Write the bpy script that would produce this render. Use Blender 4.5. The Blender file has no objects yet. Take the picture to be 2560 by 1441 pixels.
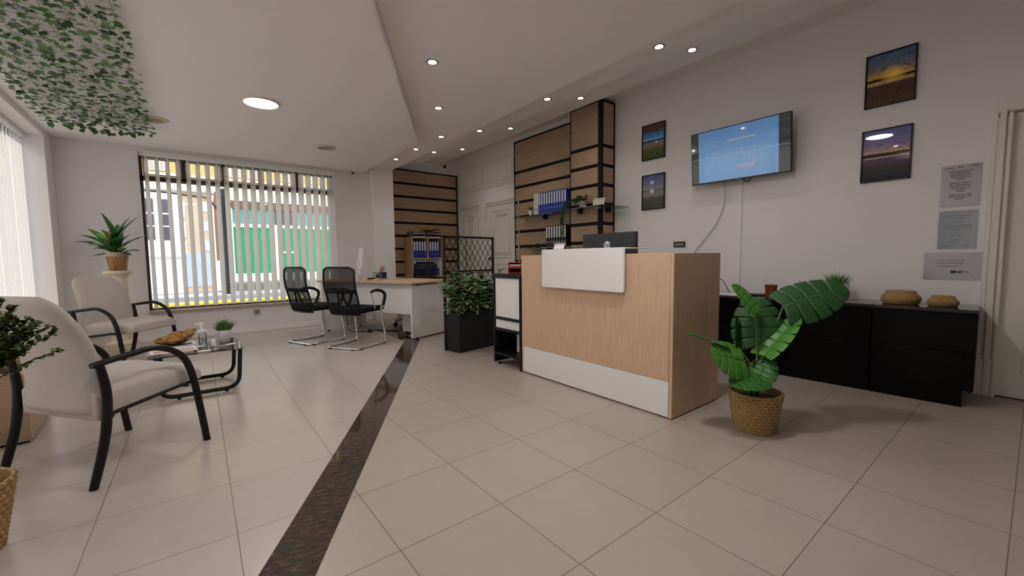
import bpy, bmesh, math, random
from mathutils import Vector, Matrix, Euler
R=math.radians
random.seed(7)
S=bpy.context.scene
COL=S.collection
# ---------------------------------------------------------------- camera
cam=bpy.data.cameras.new('camera'); cam.sensor_width=36; cam.lens=14.623; cam.clip_start=.05; cam.clip_end=200
co=bpy.data.objects.new('camera',cam); COL.objects.link(co)
YAW,PITCH,ROLL=.6668,.0733,.0106
fw=Vector((math.sin(YAW)*math.cos(PITCH),math.cos(YAW)*math.cos(PITCH),-math.sin(PITCH)))
rt=Vector((math.cos(YAW),-math.sin(YAW),0)); dn=-rt.cross(fw)
r2=math.cos(ROLL)*rt+math.sin(ROLL)*dn; d2=-math.sin(ROLL)*rt+math.cos(ROLL)*dn
M=Matrix((r2,-d2,-fw)).transposed().to_4x4(); M.translation=Vector((0,0,1.05))
co.matrix_world=M; S.camera=co
# ---------------------------------------------------------------- world, sun, exposure
w=bpy.data.worlds.new('sky'); S.world=w; w.use_nodes=True
nt=w.node_tree; bg=nt.nodes['Background']
tc=nt.nodes.new('ShaderNodeTexCoord'); sx=nt.nodes.new('ShaderNodeSeparateXYZ'); rp=nt.nodes.new('ShaderNodeValToRGB')
nt.links.new(tc.outputs['Generated'],sx.inputs[0]); nt.links.new(sx.outputs['Z'],rp.inputs[0]); nt.links.new(rp.outputs[0],bg.inputs['Color'])
rp.color_ramp.elements[0].color=(.95,.97,1,1); rp.color_ramp.elements[1].color=(.62,.76,1,1)
bg.inputs['Strength'].default_value=1.5
sl=bpy.data.lights.new('sun','SUN'); sl.energy=3.3; sl.angle=R(4); sl.color=(1,.97,.94)
so=bpy.data.objects.new('sun',sl); COL.objects.link(so); so.rotation_euler=Vector((.80,.03,-.60)).to_track_quat('-Z','Y').to_euler()
S.view_settings.view_transform='Standard'; S.view_settings.look='None'; S.view_settings.gamma=1; S.view_settings.exposure=.80
S.view_settings.use_curve_mapping=False
S.cycles.max_bounces=10; S.cycles.diffuse_bounces=6; S.cycles.transparent_max_bounces=24; S.cycles.glossy_bounces=5
S.cycles.caustics_reflective=False; S.cycles.caustics_refractive=False; S.cycles.sample_clamp_indirect=6
S.cycles.use_denoising=True
# ---------------------------------------------------------------- node helpers
class NB:
    def __init__(s,name):
        s.m=bpy.data.materials.new(name); s.m.use_nodes=True; s.t=s.m.node_tree
        s.b=s.t.nodes['Principled BSDF']; s.out=s.t.nodes['Material Output']; s._tc=None
    def n(s,k,**kw):
        q=s.t.nodes.new('ShaderNode'+k)
        for a,v in kw.items(): setattr(q,a,v)
        return q
    def inp(s,sock,v):
        if hasattr(v,'is_output'): s.t.links.new(v,sock)
        else:
            if hasattr(sock.default_value,'__len__') and not hasattr(v,'__len__'): v=(v,)*len(sock.default_value)
            if hasattr(sock.default_value,'__len__') and len(v)==3 and len(sock.default_value)==4: v=(*v,1)
            sock.default_value=v
    def co(s,kind='Object'):
        if not s._tc: s._tc=s.n('TexCoord')
        return s._tc.outputs[kind]
    def map(s,v,scale=(1,1,1),rot=(0,0,0),loc=(0,0,0)):
        q=s.n('Mapping'); s.inp(q.inputs['Vector'],v); q.inputs['Scale'].default_value=scale; q.inputs['Rotation'].default_value=rot; q.inputs['Location'].default_value=loc
        return q.outputs[0]
    def math(s,op,a,b=0,c=None):
        q=s.n('Math',operation=op); s.inp(q.inputs[0],a); s.inp(q.inputs[1],b)
        if c is not None: s.inp(q.inputs[2],c)
        return q.outputs[0]
    def sep(s,v):
        q=s.n('SeparateXYZ'); s.inp(q.inputs[0],v); return q.outputs
    def comb(s,x,y,z=0):
        q=s.n('CombineXYZ'); s.inp(q.inputs[0],x); s.inp(q.inputs[1],y); s.inp(q.inputs[2],z); return q.outputs[0]
    def noise(s,v,scale=5,detail=3,rough=.5):
        q=s.n('TexNoise'); s.inp(q.inputs['Vector'],v); q.inputs['Scale'].default_value=scale; q.inputs['Detail'].default_value=detail; q.inputs['Roughness'].default_value=rough
        return q.outputs[0]
    def ramp(s,f,stops,interp='LINEAR'):
        q=s.n('ValToRGB'); s.inp(q.inputs[0],f); e=q.color_ramp.elements; q.color_ramp.interpolation=interp
        while len(e)<len(stops): e.new(.5)
        for i,(p,c) in enumerate(stops):
            e[i].position=p; e[i].color=(*c,1) if hasattr(c,'__len__') else (c,c,c,1)
        return q.outputs[0]
    def mix(s,f,a,b,mode='MIX'):
        q=s.n('MixRGB',blend_type=mode); s.inp(q.inputs[0],f); s.inp(q.inputs[1],a); s.inp(q.inputs[2],b); return q.outputs[0]
    def bump(s,h,strength=.2,dist=.01):
        q=s.n('Bump'); s.inp(q.inputs['Height'],h); q.inputs['Strength'].default_value=strength; q.inputs['Distance'].default_value=dist
        s.t.links.new(q.outputs[0],s.b.inputs['Normal'])
    def set(s,**kw):
        for k,v in kw.items(): s.inp(s.b.inputs[k.replace('_',' ')],v)
        return s
MATS={}
def P(name,rgb,rough=.5,metal=0,var=0,vs=6,bump=0,bs=80,coat=0,trans=0,spec=.5):
    if name in MATS: return MATS[name]
    b=NB(name); c=rgb
    if var:
        nz=b.noise(b.co(),vs,4); c=b.mix(nz,tuple(x*(1-var) for x in rgb),tuple(min(1,x*(1+var)) for x in rgb))
    b.set(Base_Color=c,Roughness=rough,Metallic=metal,Coat_Weight=coat,Transmission_Weight=trans,Specular_IOR_Level=spec)
    if bump: b.bump(b.noise(b.co(),bs,3),bump,.004)
    MATS[name]=b.m; return b.m
def EMIT(name,rgb,strength):
    if name in MATS: return MATS[name]
    b=NB(name); b.set(Base_Color=(.8,.8,.8),Emission_Color=rgb,Emission_Strength=strength); MATS[name]=b.m; return b.m
def WOOD(name,c1,c2,axis=2,scale=1,rough=.45,ring=26):
    b=NB(name); sc=[ring,ring,ring]; sc[axis]=1.1
    v=b.map(b.co(),tuple(x*scale for x in sc))
    n1=b.noise(v,2.2,6,.62); n2=b.noise(b.map(b.co(),tuple(x*scale*.25 for x in sc)),2,2)
    c=b.ramp(n1,[(.3,c2),(.62,c1)]); c=b.mix(b.math('MULTIPLY',n2,.35),c,c2)
    b.set(Base_Color=c,Roughness=rough); b.bump(n1,.06,.002); MATS[name]=b.m; return b.m
def GLASS(name,tint,refl,rough=.0):
    b=NB(name); tr=b.n('BsdfTransparent'); tr.inputs[0].default_value=(*tint,1)
    gl=b.n('BsdfGlossy'); gl.inputs['Roughness'].default_value=rough
    fr=b.n('LayerWeight'); fr.inputs[0].default_value=.35
    f=b.math('ADD',b.math('MULTIPLY',fr.outputs['Fresnel'],.6),refl)
    mx=b.n('MixShader'); b.inp(mx.inputs[0],f); b.t.links.new(tr.outputs[0],mx.inputs[1]); b.t.links.new(gl.outputs[0],mx.inputs[2]); b.t.links.new(mx.outputs[0],b.out.inputs[0])
    MATS[name]=b.m; return b.m
def SHEER(name,rgb,through,rough=.8):     # open woven mesh: part of the light passes straight through
    b=NB(name); tr=b.n('BsdfTransparent'); b.set(Base_Color=rgb,Roughness=rough,Specular_IOR_Level=.2)
    x,y,z=b.sep(b.co()); wv=b.noise(b.map(b.co(),(7,7,7)),1.2,2)
    p=b.math('ADD',b.math('MULTIPLY',b.math('ADD',y,z),420),b.math('MULTIPLY',wv,16)); q=b.math('ADD',b.math('MULTIPLY',b.math('SUBTRACT',y,z),420),b.math('MULTIPLY',wv,-9))
    f=b.math('MULTIPLY',b.math('ADD',b.math('MULTIPLY',b.math('ADD',b.math('SINE',p),b.math('SINE',q)),.20),.55),through)
    mx=b.n('MixShader'); b.inp(mx.inputs[0],f); b.t.links.new(b.b.outputs[0],mx.inputs[1]); b.t.links.new(tr.outputs[0],mx.inputs[2]); b.t.links.new(mx.outputs[0],b.out.inputs[0])
    MATS[name]=b.m; return b.m
def CLOTH(name,rgb,trl):                   # translucent blind fabric
    b=NB(name); b.t.nodes.remove(b.b)
    df=b.n('BsdfDiffuse'); tl=b.n('BsdfTranslucent'); 
    nz=b.noise(b.map(b.co(),(300,300,8)),1,2); c=b.mix(nz,tuple(x*.93 for x in rgb),rgb)
    b.inp(df.inputs[0],c); b.inp(tl.inputs[0],c)
    mx=b.n('MixShader'); mx.inputs[0].default_value=trl; b.t.links.new(df.outputs[0],mx.inputs[1]); b.t.links.new(tl.outputs[0],mx.inputs[2]); b.t.links.new(mx.outputs[0],b.out.inputs[0])
    MATS[name]=b.m; return b.m
# ---------------------------------------------------------------- mesh helpers
class MB:
    def __init__(s): s.v=[];s.f=[];s.mi=[];s.cur=0
    def add(s,vs,fs):
        o=len(s.v); s.v+= [tuple(x) for x in vs]
        for f in fs: s.f.append([i+o for i in f]); s.mi.append(s.cur)
        return s
    def box(s,a,b,M=None):
        (x0,y0,z0),(x1,y1,z1)=[tuple(min(p,q) for p,q in zip(a,b)),tuple(max(p,q) for p,q in zip(a,b))]
        vs=[Vector(p) for p in ((x0,y0,z0),(x1,y0,z0),(x1,y1,z0),(x0,y1,z0),(x0,y0,z1),(x1,y0,z1),(x1,y1,z1),(x0,y1,z1))]
        if M is not None: vs=[M@p for p in vs]
        return s.add(vs,[(0,3,2,1),(4,5,6,7),(0,1,5,4),(1,2,6,5),(2,3,7,6),(3,0,4,7)])
    def prism(s,poly,z0,z1,M=None):
        n=len(poly); A=sum(poly[i][0]*poly[(i+1)%n][1]-poly[(i+1)%n][0]*poly[i][1] for i in range(n))
        if A<0: poly=poly[::-1]
        vs=[Vector((x,y,z0)) for x,y in poly]+[Vector((x,y,z1)) for x,y in poly]
        if M is not None: vs=[M@p for p in vs]
        return s.add(vs,[tuple(range(n))[::-1],tuple(range(n,2*n))]+[(i,(i+1)%n,n+(i+1)%n,n+i) for i in range(n)])
    def tube(s,pts,r,n=10,closed=False,sx=1,up=(0,0,1),cap=True):
        pts=[Vector(p) for p in pts]; m=len(pts); rs=r if hasattr(r,'__len__') else [r]*m
        N=None; vs=[]
        for i,p in enumerate(pts):
            a=pts[(i-1)%m] if (closed or i>0) else p; b=pts[(i+1)%m] if (closed or i<m-1) else p
            T=(b-a).normalized() if (b-a).length>1e-9 else Vector((0,0,1))
            if N is None:
                u=Vector(up); N=u-T*u.dot(T)
                if N.length<1e-3: u=Vector((1,0,0)); N=u-T*u.dot(T)
            else: N=N-T*N.dot(T)
            N.normalize(); B=T.cross(N)
            vs+=[p+(N*math.cos(2*math.pi*k/n)+B*math.sin(2*math.pi*k/n)*sx)*rs[i] for k in range(n)]
        fs=[]
        for i in range(m if closed else m-1):
            j=(i+1)%m
            fs+=[(i*n+k,i*n+(k+1)%n,j*n+(k+1)%n,j*n+k) for k in range(n)]
        if cap and not closed: fs+=[tuple(range(n))[::-1],tuple((m-1)*n+k for k in range(n))]
        return s.add(vs,fs)
    def cyl(s,a,b,r0,r1=None,n=20): return s.tube([a,b],[r0,r0 if r1 is None else r1],n)
    def lathe(s,prof,c=(0,0,0),n=32,fn=None,cap0=True,cap1=True):
        vs=[];m=len(prof)
        for i,(r,z) in enumerate(prof):
            for k in range(n):
                t=2*math.pi*k/n; rr=r+(fn(t,z,i) if fn else 0)
                vs.append((c[0]+rr*math.cos(t),c[1]+rr*math.sin(t),c[2]+z))
        fs=[(i*n+k,i*n+(k+1)%n,(i+1)*n+(k+1)%n,(i+1)*n+k) for i in range(m-1) for k in range(n)]
        if cap0: fs.append(tuple(range(n))[::-1])
        if cap1: fs.append(tuple((m-1)*n+k for k in range(n)))
        return s.add(vs,fs)
    def ball(s,c,r,n=14,m=8,sz=1):
        return s.lathe([(max(r*math.sin(math.pi*i/m),1e-4),-r*math.cos(math.pi*i/m)*sz) for i in range(m+1)],c,n,cap0=False,cap1=False)
    def build(s,name,mat,parent=None,smooth=True,bevel=0,seg=2,ang=38,sub=0,solid=0):
        me=bpy.data.meshes.new(name); me.from_pydata(s.v,[],s.f)
        for m in (mat if isinstance(mat,(list,tuple)) else [mat]): me.materials.append(m)
        if any(s.mi): me.polygons.foreach_set('material_index',s.mi)
        if smooth:
            me.polygons.foreach_set('use_smooth',[True]*len(me.polygons)); me.set_sharp_from_angle(angle=R(ang))
        me.update(); o=bpy.data.objects.new(name,me); COL.objects.link(o)
        if parent: o.parent=parent
        if solid: q=o.modifiers.new('solid','SOLIDIFY'); q.thickness=solid; q.offset=0
        if bevel: q=o.modifiers.new('bevel','BEVEL'); q.width=bevel; q.segments=seg; q.limit_method='ANGLE'; q.angle_limit=R(30)
        if sub: q=o.modifiers.new('sub','SUBSURF'); q.levels=sub; q.render_levels=sub
        return o
def tag(o,label,cat,group=None,kind=None):
    if label: o['label']=label
    if cat: o['category']=cat
    if group: o['group']=group
    if kind: o['kind']=kind
    return o
def thing(name,label,cat,loc=(0,0,0),rz=0,group=None,mat=None):
    o=bpy.data.objects.new(name,None); COL.objects.link(o); o.empty_display_size=.1
    if mat is not None: m=mat.copy(); m.translation=Vector(loc); o.matrix_world=m
    else: o.location=loc; o.rotation_euler=(0,0,rz)
    return tag(o,label,cat,group)
def struct(o): o['kind']='structure'; return o
def box(name,a,b,mat,parent=None,bevel=0,**k): return MB().box(a,b).build(name,mat,parent,bevel=bevel,**k)
def dup(root,loc,rz=None,label=None,group=None):
    r=root.copy(); COL.objects.link(r); r.location=loc
    if rz is not None: r.rotation_euler=(0,0,rz)
    if label: r['label']=label
    if group: r['group']=group
    for ch in list(root.children):
        c=ch.copy(); COL.objects.link(c); c.parent=r
        for g in list(ch.children):
            d=g.copy(); COL.objects.link(d); d.parent=c
    return r
WALLR=Matrix(((0,0,-1),(-1,0,0),(0,1,0))).to_4x4()      # things on the right wall: x -> -Y, y -> up, z -> -X
def bez(p,n=8):                                          # smooth poly through points (Catmull-Rom)
    p=[Vector(q) for q in p]; out=[]
    for i in range(len(p)-1):
        a=p[max(i-1,0)];b=p[i];c=p[i+1];d=p[min(i+2,len(p)-1)]
        for k in range(n):
            t=k/n; out.append(.5*((2*b)+(c-a)*t+(2*a-5*b+4*c-d)*t*t+(3*b-a-3*c+d)*t**3))
    out.append(p[-1]); return out
def rpath(pts,r,n=6,closed=False):                       # polyline with rounded corners
    pts=[Vector(p) for p in pts]; out=[]; m=len(pts)
    for i,p in enumerate(pts):
        if not closed and i in (0,m-1): out.append(p); continue
        a=pts[(i-1)%m];b=pts[(i+1)%m]; u=(a-p);v=(b-p); q=min(r,u.length*.49,v.length*.49); u.normalize();v.normalize()
        for k in range(n+1):
            t=k/n; A=p+u*q; B=p+v*q; out.append((1-t)**2*A+2*t*(1-t)*p+t*t*B)
    return out
def rrect(x0,y0,x1,y1,r,n=5):
    o=[]
    for cx,cy,a in ((x1-r,y1-r,0),(x0+r,y1-r,90),(x0+r,y0+r,180),(x1-r,y0+r,270)):
        o+=[(cx+r*math.cos(R(a+90*k/n)),cy+r*math.sin(R(a+90*k/n))) for k in range(n+1)]
    return o
def text(name,s,size,mat,parent,loc=(0,0,0),align='CENTER',shear=0,ext=.0004,width=None,bold=0):
    cu=bpy.data.curves.new(name,'FONT'); cu.body=s; cu.size=size; cu.align_x=align; cu.align_y='CENTER'; cu.shear=shear; cu.extrude=ext; cu.offset=bold; cu.resolution_u=3
    t=bpy.data.objects.new('tmp',cu); COL.objects.link(t); dg=bpy.context.evaluated_depsgraph_get(); dg.update()
    me=bpy.data.meshes.new_from_object(t.evaluated_get(dg)); bpy.data.objects.remove(t)
    me.materials.clear(); me.materials.append(mat)
    o=bpy.data.objects.new(name,me); COL.objects.link(o); o.parent=parent; o.location=loc
    if width:
        xs=[v.co.x for v in me.vertices]; k=width/(max(xs)-min(xs)); o.scale=(k,1,1)
    return o
# ---------------------------------------------------------------- materials
def tile_mat(name,ox,oy,sp,rot,c,grout,rough):
    b=NB(name); v=b.map(b.co(),(1/sp,1/sp,1),(0,0,0)); 
    x,y,_=b.sep(b.co()); ca,sa=math.cos(rot),math.sin(rot)
    u=b.math('DIVIDE',b.math('ADD',b.math('MULTIPLY',b.math('SUBTRACT',x,ox),ca),b.math('MULTIPLY',b.math('SUBTRACT',y,oy),sa)),sp)
    q=b.math('DIVIDE',b.math('SUBTRACT',b.math('MULTIPLY',b.math('SUBTRACT',y,oy),ca),b.math('MULTIPLY',b.math('SUBTRACT',x,ox),sa)),sp)
    fu=b.math('ABSOLUTE',b.math('SUBTRACT',b.math('FRACT',u),.5)); fq=b.math('ABSOLUTE',b.math('SUBTRACT',b.math('FRACT',q),.5))
    g=b.math('GREATER_THAN',b.math('MAXIMUM',fu,fq),.5-.0019/sp)
    cell=b.comb(b.math('FLOOR',u),b.math('FLOOR',q)); wn=b.n('TexWhiteNoise',noise_dimensions='3D'); b.inp(wn.inputs['Vector'],cell)
    n=b.noise(b.co(),9,5); n2=b.noise(b.co(),160,2)
    k=b.math('ADD',b.math('MULTIPLY',wn.outputs[0],.07),b.math('ADD',b.math('MULTIPLY',n,.10),b.math('ADD',b.math('MULTIPLY',n2,.03),.885)))
    col=b.mix(1,c,b.comb(k,k,k),'MULTIPLY')
    b.set(Base_Color=b.mix(g,col,grout),Roughness=b.math('ADD',b.math('MULTIPLY',g,.3),b.math('ADD',b.math('MULTIPLY',n2,.08),rough)))
    b.bump(b.math('MULTIPLY',g,-1),.25,.002)
    return b.m
def granite():
    b=NB('granite'); v=b.map(b.co(),(1,1,1),(0,0,R(20))); v2=b.map(v,(16,70,20)); n=b.noise(v2,1.2,6,.7); n2=b.noise(b.co(),160,2,.6)
    c=b.ramp(n,[(.30,(.012,.010,.009)),(.5,(.045,.032,.026)),(.66,(.15,.085,.055)),(.8,(.25,.19,.15))])
    c=b.mix(b.ramp(n2,[(.58,0),(.68,.6)]),c,(.10,.075,.06)); b.set(Base_Color=c,Roughness=.06); return b.m
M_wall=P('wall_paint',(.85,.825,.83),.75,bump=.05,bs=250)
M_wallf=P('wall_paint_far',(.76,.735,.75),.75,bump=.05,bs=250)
M_ceil=P('ceiling_paint',(.87,.845,.845),.8)
M_trim=P('white_gloss_paint',(.80,.78,.73),.35)
M_black=P('black_metal',(.006,.006,.007),.38,spec=.3)
M_blackm=P('black_matt',(.006,.005,.005),.6,spec=.25)
M_chrome=P('chrome',(.85,.86,.88),.08,1)
M_white=P('white_laminate',(.82,.82,.82),.3)
M_whitep=P('white_plastic',(.85,.85,.84),.35)
M_oak=WOOD('oak_slat',(.50,.345,.225),(.37,.245,.15),1,1)
M_oakx=WOOD('oak_slat_x',(.50,.345,.225),(.37,.245,.15),0,1)
M_desk=WOOD('light_oak',(.70,.49,.335),(.56,.37,.235),2,1.6)
M_desky=WOOD('light_oak_top',(.66,.47,.32),(.54,.37,.24),1,1.3)
M_book=WOOD('yellow_oak',(.60,.42,.24),(.48,.31,.165),2,1)
M_glassw=GLASS('window_glass',(.97,.98,.98),.03)
M_shelfg=GLASS('shelf_glass',(.62,.74,.70),.08)
M_smoke=GLASS('smoked_glass',(.50,.40,.33),.14)
M_clear=GLASS('clear_plastic',(.90,.93,.94),.06,.05)
M_blind=CLOTH('blind_fabric',(.95,.90,.83),.64)
M_blindl=CLOTH('blind_fabric_dense',(.93,.86,.79),.36)
M_cream=P('cream_upholstery',(.53,.485,.445),.9,var=.07,vs=9,bump=.25,bs=500)
M_mesh=SHEER('chair_mesh',(.006,.006,.008),.34)
M_mesh2=SHEER('chair_mesh_dense',(.006,.006,.008),.16)
M_bronze=P('bronze_aluminium',(.035,.022,.016),.4)
M_leaf=P('leaf_green',(.045,.16,.025),.4,var=.3,vs=14)
M_leafd=P('leaf_dark',(.022,.085,.018),.38,var=.3,vs=14)
M_leafl=P('leaf_light',(.11,.27,.035),.4,var=.25,vs=14)
M_soil=P('soil',(.02,.014,.01),.95,bump=.5,bs=60)
def rattan(name,c1,c2):
    b=NB(name); x,y,z=b.sep(b.co()); a=b.math('ARCTAN2',y,x)
    n=b.noise(b.map(b.comb(b.math('MULTIPLY',a,14),b.math('MULTIPLY',z,220),0),(1,1,1)),1,3)
    b.set(Base_Color=b.ramp(n,[(.3,c2),(.65,c1)]),Roughness=.6); return b.m
M_ratt=rattan('seagrass',(.50,.32,.13),(.20,.11,.035))
# ================================================================ SETTING
T=(.5093,.8606)                                         # direction of the granite band and of the ceiling edge above it
def on(p,y): k=(y-p[1])/T[1]; return (p[0]+k*T[0],y)
PR=(2.349,4.921); PL=(2.165,4.985); Y0=-2.2
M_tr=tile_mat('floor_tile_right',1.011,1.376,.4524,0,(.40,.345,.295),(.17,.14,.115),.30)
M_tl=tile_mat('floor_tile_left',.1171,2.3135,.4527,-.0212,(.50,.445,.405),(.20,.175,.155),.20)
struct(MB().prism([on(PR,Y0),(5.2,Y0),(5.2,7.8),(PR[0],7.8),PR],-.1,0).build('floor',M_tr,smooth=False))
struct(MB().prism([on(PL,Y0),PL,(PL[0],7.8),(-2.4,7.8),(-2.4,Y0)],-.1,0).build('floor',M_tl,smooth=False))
struct(MB().prism([on(PL,Y0),on(PR,Y0),PR,(PR[0],7.8),(PL[0],7.8),PL],-.1,0).build('trim_1',granite(),smooth=False))
# walls
def wall(name,*boxes,mat=M_wall):
    m=MB()
    for a,b in boxes: m.box(a,b)
    return struct(m.build(name,mat,smooth=False))
XL=-1.13; YF=7.13; XR=4.58
wall('wall_left',((-1.42,-2.4,0),(XL,2.0,3.3)),((-1.42,6.82,0),(XL,7.36,3.3)),((-1.42,2.0,2.44),(XL,6.82,3.3)),((-1.42,2.0,0),(XL,6.82,.30)))
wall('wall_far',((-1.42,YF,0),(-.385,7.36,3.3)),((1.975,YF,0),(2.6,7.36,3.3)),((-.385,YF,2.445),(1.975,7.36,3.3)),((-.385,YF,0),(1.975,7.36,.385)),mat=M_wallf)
wall('wall_column',((2.57,7.03,0),(2.93,7.9,3.3)))
wall('wall_back',((2.93,7.64,0),(4.9,7.9,3.3)))
wall('wall_right',((XR,.18,0),(4.9,7.64,3.3)),((XR,-.70,2.03),(4.9,.18,3.3)),((XR,-2.4,0),(4.9,-.70,3.3)))
wall('wall_rear',((-1.42,-2.45,0),(4.9,-2.2,3.3)))
wall('wall_light_stop',((4.9,-.8,-.1),(4.95,.3,3.3)),((4.6,-.8,-.1),(4.95,.3,-.001)))  # unseen box added behind door_1 to block light leaking under the leaf
# ceilings: dropped panel on the left, then steps rising towards the right wall
EC=(2.384,4.92); 
struct(MB().prism([(-1.42,-1.546),EC,(2.45,7.2),(-1.42,7.2)],2.5,2.585).build('ceiling',M_ceil,smooth=False))
def ceil(x0,x1,z,t):
    ys=[-2.4,1.2,3.7,7.7]
    return struct(MB().prism([(x0(y),y) for y in ys]+[(x1(y),y) for y in ys[::-1]],z,z+t).build('ceiling',M_ceil,smooth=False))
L1=lambda y:2.70+.034*y
L2=lambda y:3.34+.0175*y
L3=lambda y:3.96+.0245*y
ceil(lambda y:-1.42,L1,2.59,.17); ceil(lambda y:L1(y)-.05,L2,2.765,.165); ceil(lambda y:L2(y)-.05,L3,2.935,.165); ceil(lambda y:L3(y)-.05,lambda y:4.9,3.10,.15)
for nm,a,b in (('baseboard_far',(-1.13,7.115,0),(2.57,YF,.075)),('baseboard_right',(4.565,.33,0),(XR,3.5,.075))): struct(box(nm,a,b,M_wall,bevel=.003))
# ---------------------------------------------------------------- window in the far wall, vertical blind in front of it
wd=bpy.data.objects.new("window_1",None); COL.objects.link(wd); struct(wd)
m=MB(); yg0,yg1=7.255,7.315
for a,b in (((-.385,0,.385),(-.355,0,2.445)),((1.945,0,.385),(1.975,0,2.445)),((-.385,0,.385),(1.975,0,.425)),((-.385,0,2.40),(1.975,0,2.445)),((-.385,0,2.10),(1.975,0,2.165)),((.045,0,2.13),(.10,0,2.43)),((.50,0,2.13),(.54,0,2.43)),((.955,0,2.13),(.99,0,2.43)),((1.44,0,2.13),(1.475,0,2.43))):
    m.box((a[0],yg0,a[2]),(b[0],yg1,b[2]))
m.build('window_frame',M_bronze,wd,bevel=.003)
M_brass=P('brass_edge',(.42,.30,.11),.35,.3)
m=MB()
for x0,x1 in ((-.35,.045),(.105,.50),(.545,.95),(.995,1.44),(1.48,1.94)):
    for a,b in (((x0,2.17),(x0+.016,2.39)),((x1-.016,2.17),(x1,2.39)),((x0,2.17),(x1,2.186)),((x0,2.374),(x1,2.39))): m.box((a[0],7.25,a[1]),(b[0],7.27,b[1]))
m.build('window_sash',M_brass,wd)
box('glass',(-.36,7.283,.41),(1.95,7.288,2.41),M_glassw,wd)
MB().box((-.385,7.08,.375),(1.975,7.26,.405)).build('window_sill',P('sill_stone',(.45,.36,.30),.3),wd,bevel=.004)
def blind(name,label,origin,rz,n,pitch,w,zt,zb,ang,x0,length,mat=M_blind):
    t=thing(name,label,'blind',origin,rz)
    MB().box((0,-.025,zt),(length,.02,zt+.045)).build('head_rail',M_whitep,t,bevel=.004)
    for k in range(n):
        a=ang(k/(n-1)); cx=x0+k*pitch; N=8; m=MB(); vs=[]
        for j in range(N+1):
            u=(j/N-.5)*w; b=.007*(1-(2*j/N-1)**2)
            px=u*math.cos(a)-b*math.sin(a); py=u*math.sin(a)+b*math.cos(a)
            for z in (zb,zt-.03): vs.append((cx+px,py,z))
        m.add(vs,[(2*j,2*j+2,2*j+3,2*j+1) for j in range(N)])
        s=m.build('slat',mat,t)
        MB().box((cx-.006,-.004,zt-.035),(cx+.006,.004,zt)).build('hook',M_whitep,s)
    return t
blind('vertical_blind','cream vertical slat blind half open over the far street window',(-.385,7.19,0),0,22,.1064,.089,2.40,.425,lambda f:R(-60+22*f),.072,2.36)
struct(box('trim_2',(-.40,7.10,2.444),(1.99,7.20,2.452),M_wall))
# window in the left wall with an almost closed blind
w2=bpy.data.objects.new('window_2',None); COL.objects.link(w2); struct(w2)
m=MB()
for a,b in (((2.0,.30),(2.04,2.44)),((2.0,.30),(6.82,.35)),((2.0,2.39),(6.82,2.44)),((3.65,.3),(3.69,2.44)),((5.2,.3),(5.24,2.44))): m.box((-1.41,a[0],a[1]),(-1.36,b[0],b[1]))
m.build('window_frame',M_bronze,w2,bevel=.003); box('glass',(-1.39,2.02,.32),(-1.385,6.8,2.42),M_glassw,w2)
blind('vertical_blind','cream vertical blind nearly shut across the window in the left wall',(-1.285,2.02,0),R(90),44,.108,.1105,2.392,.36,lambda f:R(4),.06,4.78,M_blindl)
# ---------------------------------------------------------------- doors
def panel_door(name,y0,y1,z1,x,panels,frame=.10,knob=None):
    d=bpy.data.objects.new(name,None); COL.objects.link(d); struct(d)
    m=MB()
    for off,dep in ((0,.022),(.03,.034),(.065,.026)):
        a=frame-off
        m.box((x-dep,y0-a,0),(x+.02,y0-a+.03,z1+a)).box((x-dep,y1+a-.03,0),(x+.02,y1+a,z1+a)).box((x-dep,y0-a+.03,z1+a-.03),(x+.02,y1+a-.03,z1+a))
    m.build('door_frame',M_trim,d,bevel=.004)
    MB().box((x-.004,y0-.01,.01),(x+.03,y1+.01,z1)).build('door_leaf',M_trim,d)
    for (a,b,c,e) in panels:
        for off,dp in ((0,.016),(.05,.014),(.085,.020)):
            m=MB(); i=off
            m.box((x-dp,a+i,c+i),(x,a+i+.022,e-i)).box((x-dp,b-i-.022,c+i),(x,b-i,e-i)).box((x-dp,a+i+.022,c+i),(x,b-i-.022,c+i+.022)).box((x-dp,a+i+.022,e-i-.022),(x,b-i-.022,e-i))
            m.build('door_moulding',M_trim,d,bevel=.006)
    if knob:
        m=MB(); m.cyl((x,knob[0],knob[1]),(x-.05,knob[0],knob[1]),.011,n=12).ball((x-.06,knob[0],knob[1]),.024)
        m.build('door_knob',P('dark_brass',(.08,.055,.03),.35,.6),d)
    return d
panel_door('door_1',-.68,.165,2.02,4.612,[(-.6,.045,.95,1.9),(-.6,.045,.18,.80)])
m=MB()
for a,b in ((.165,.185),(.195,.225),(.235,.262)): m.box((4.545 if a<.2 else 4.56,a,0),(4.62,b,2.02+a-.165))
m.box((4.568,.166,.0),(4.61,.261,2.0)); m.box((4.548,.160,0),(4.62,.275,.28)); m.box((4.553,-.78,2.028),(4.62,.259,2.108))
struct(m.build('trim_3',M_trim,bevel=.005))
panel_door('door_2',6.80,7.50,2.03,4.58,[(6.93,7.37,1.05,1.90),(6.93,7.37,.15,.95)],frame=.08)
panel_door('door_3',5.62,6.53,2.03,4.58,[(5.8,6.38,1.05,1.92),(5.8,6.38,.15,.95)],frame=.09,knob=(6.43,1.03))
m=MB()
for (y0,y1) in ((6.62,7.50),(5.72,6.56)):
    for off in (0,.05):
        a,b,c,e=y0+off,y1-off,2.40+off,2.82-off
        m.box((4.567,a,c),(4.585,a+.018,e)).box((4.567,b-.018,c),(4.585,b,e)).box((4.567,a+.018,c),(4.585,b-.018,c+.018)).box((4.567,a+.018,e-.018),(4.585,b-.018,e))
    m.cyl((4.585,(y0+y1)/2-.1,2.42),(4.55,(y0+y1)/2-.1,2.41),.008,n=8)
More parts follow.
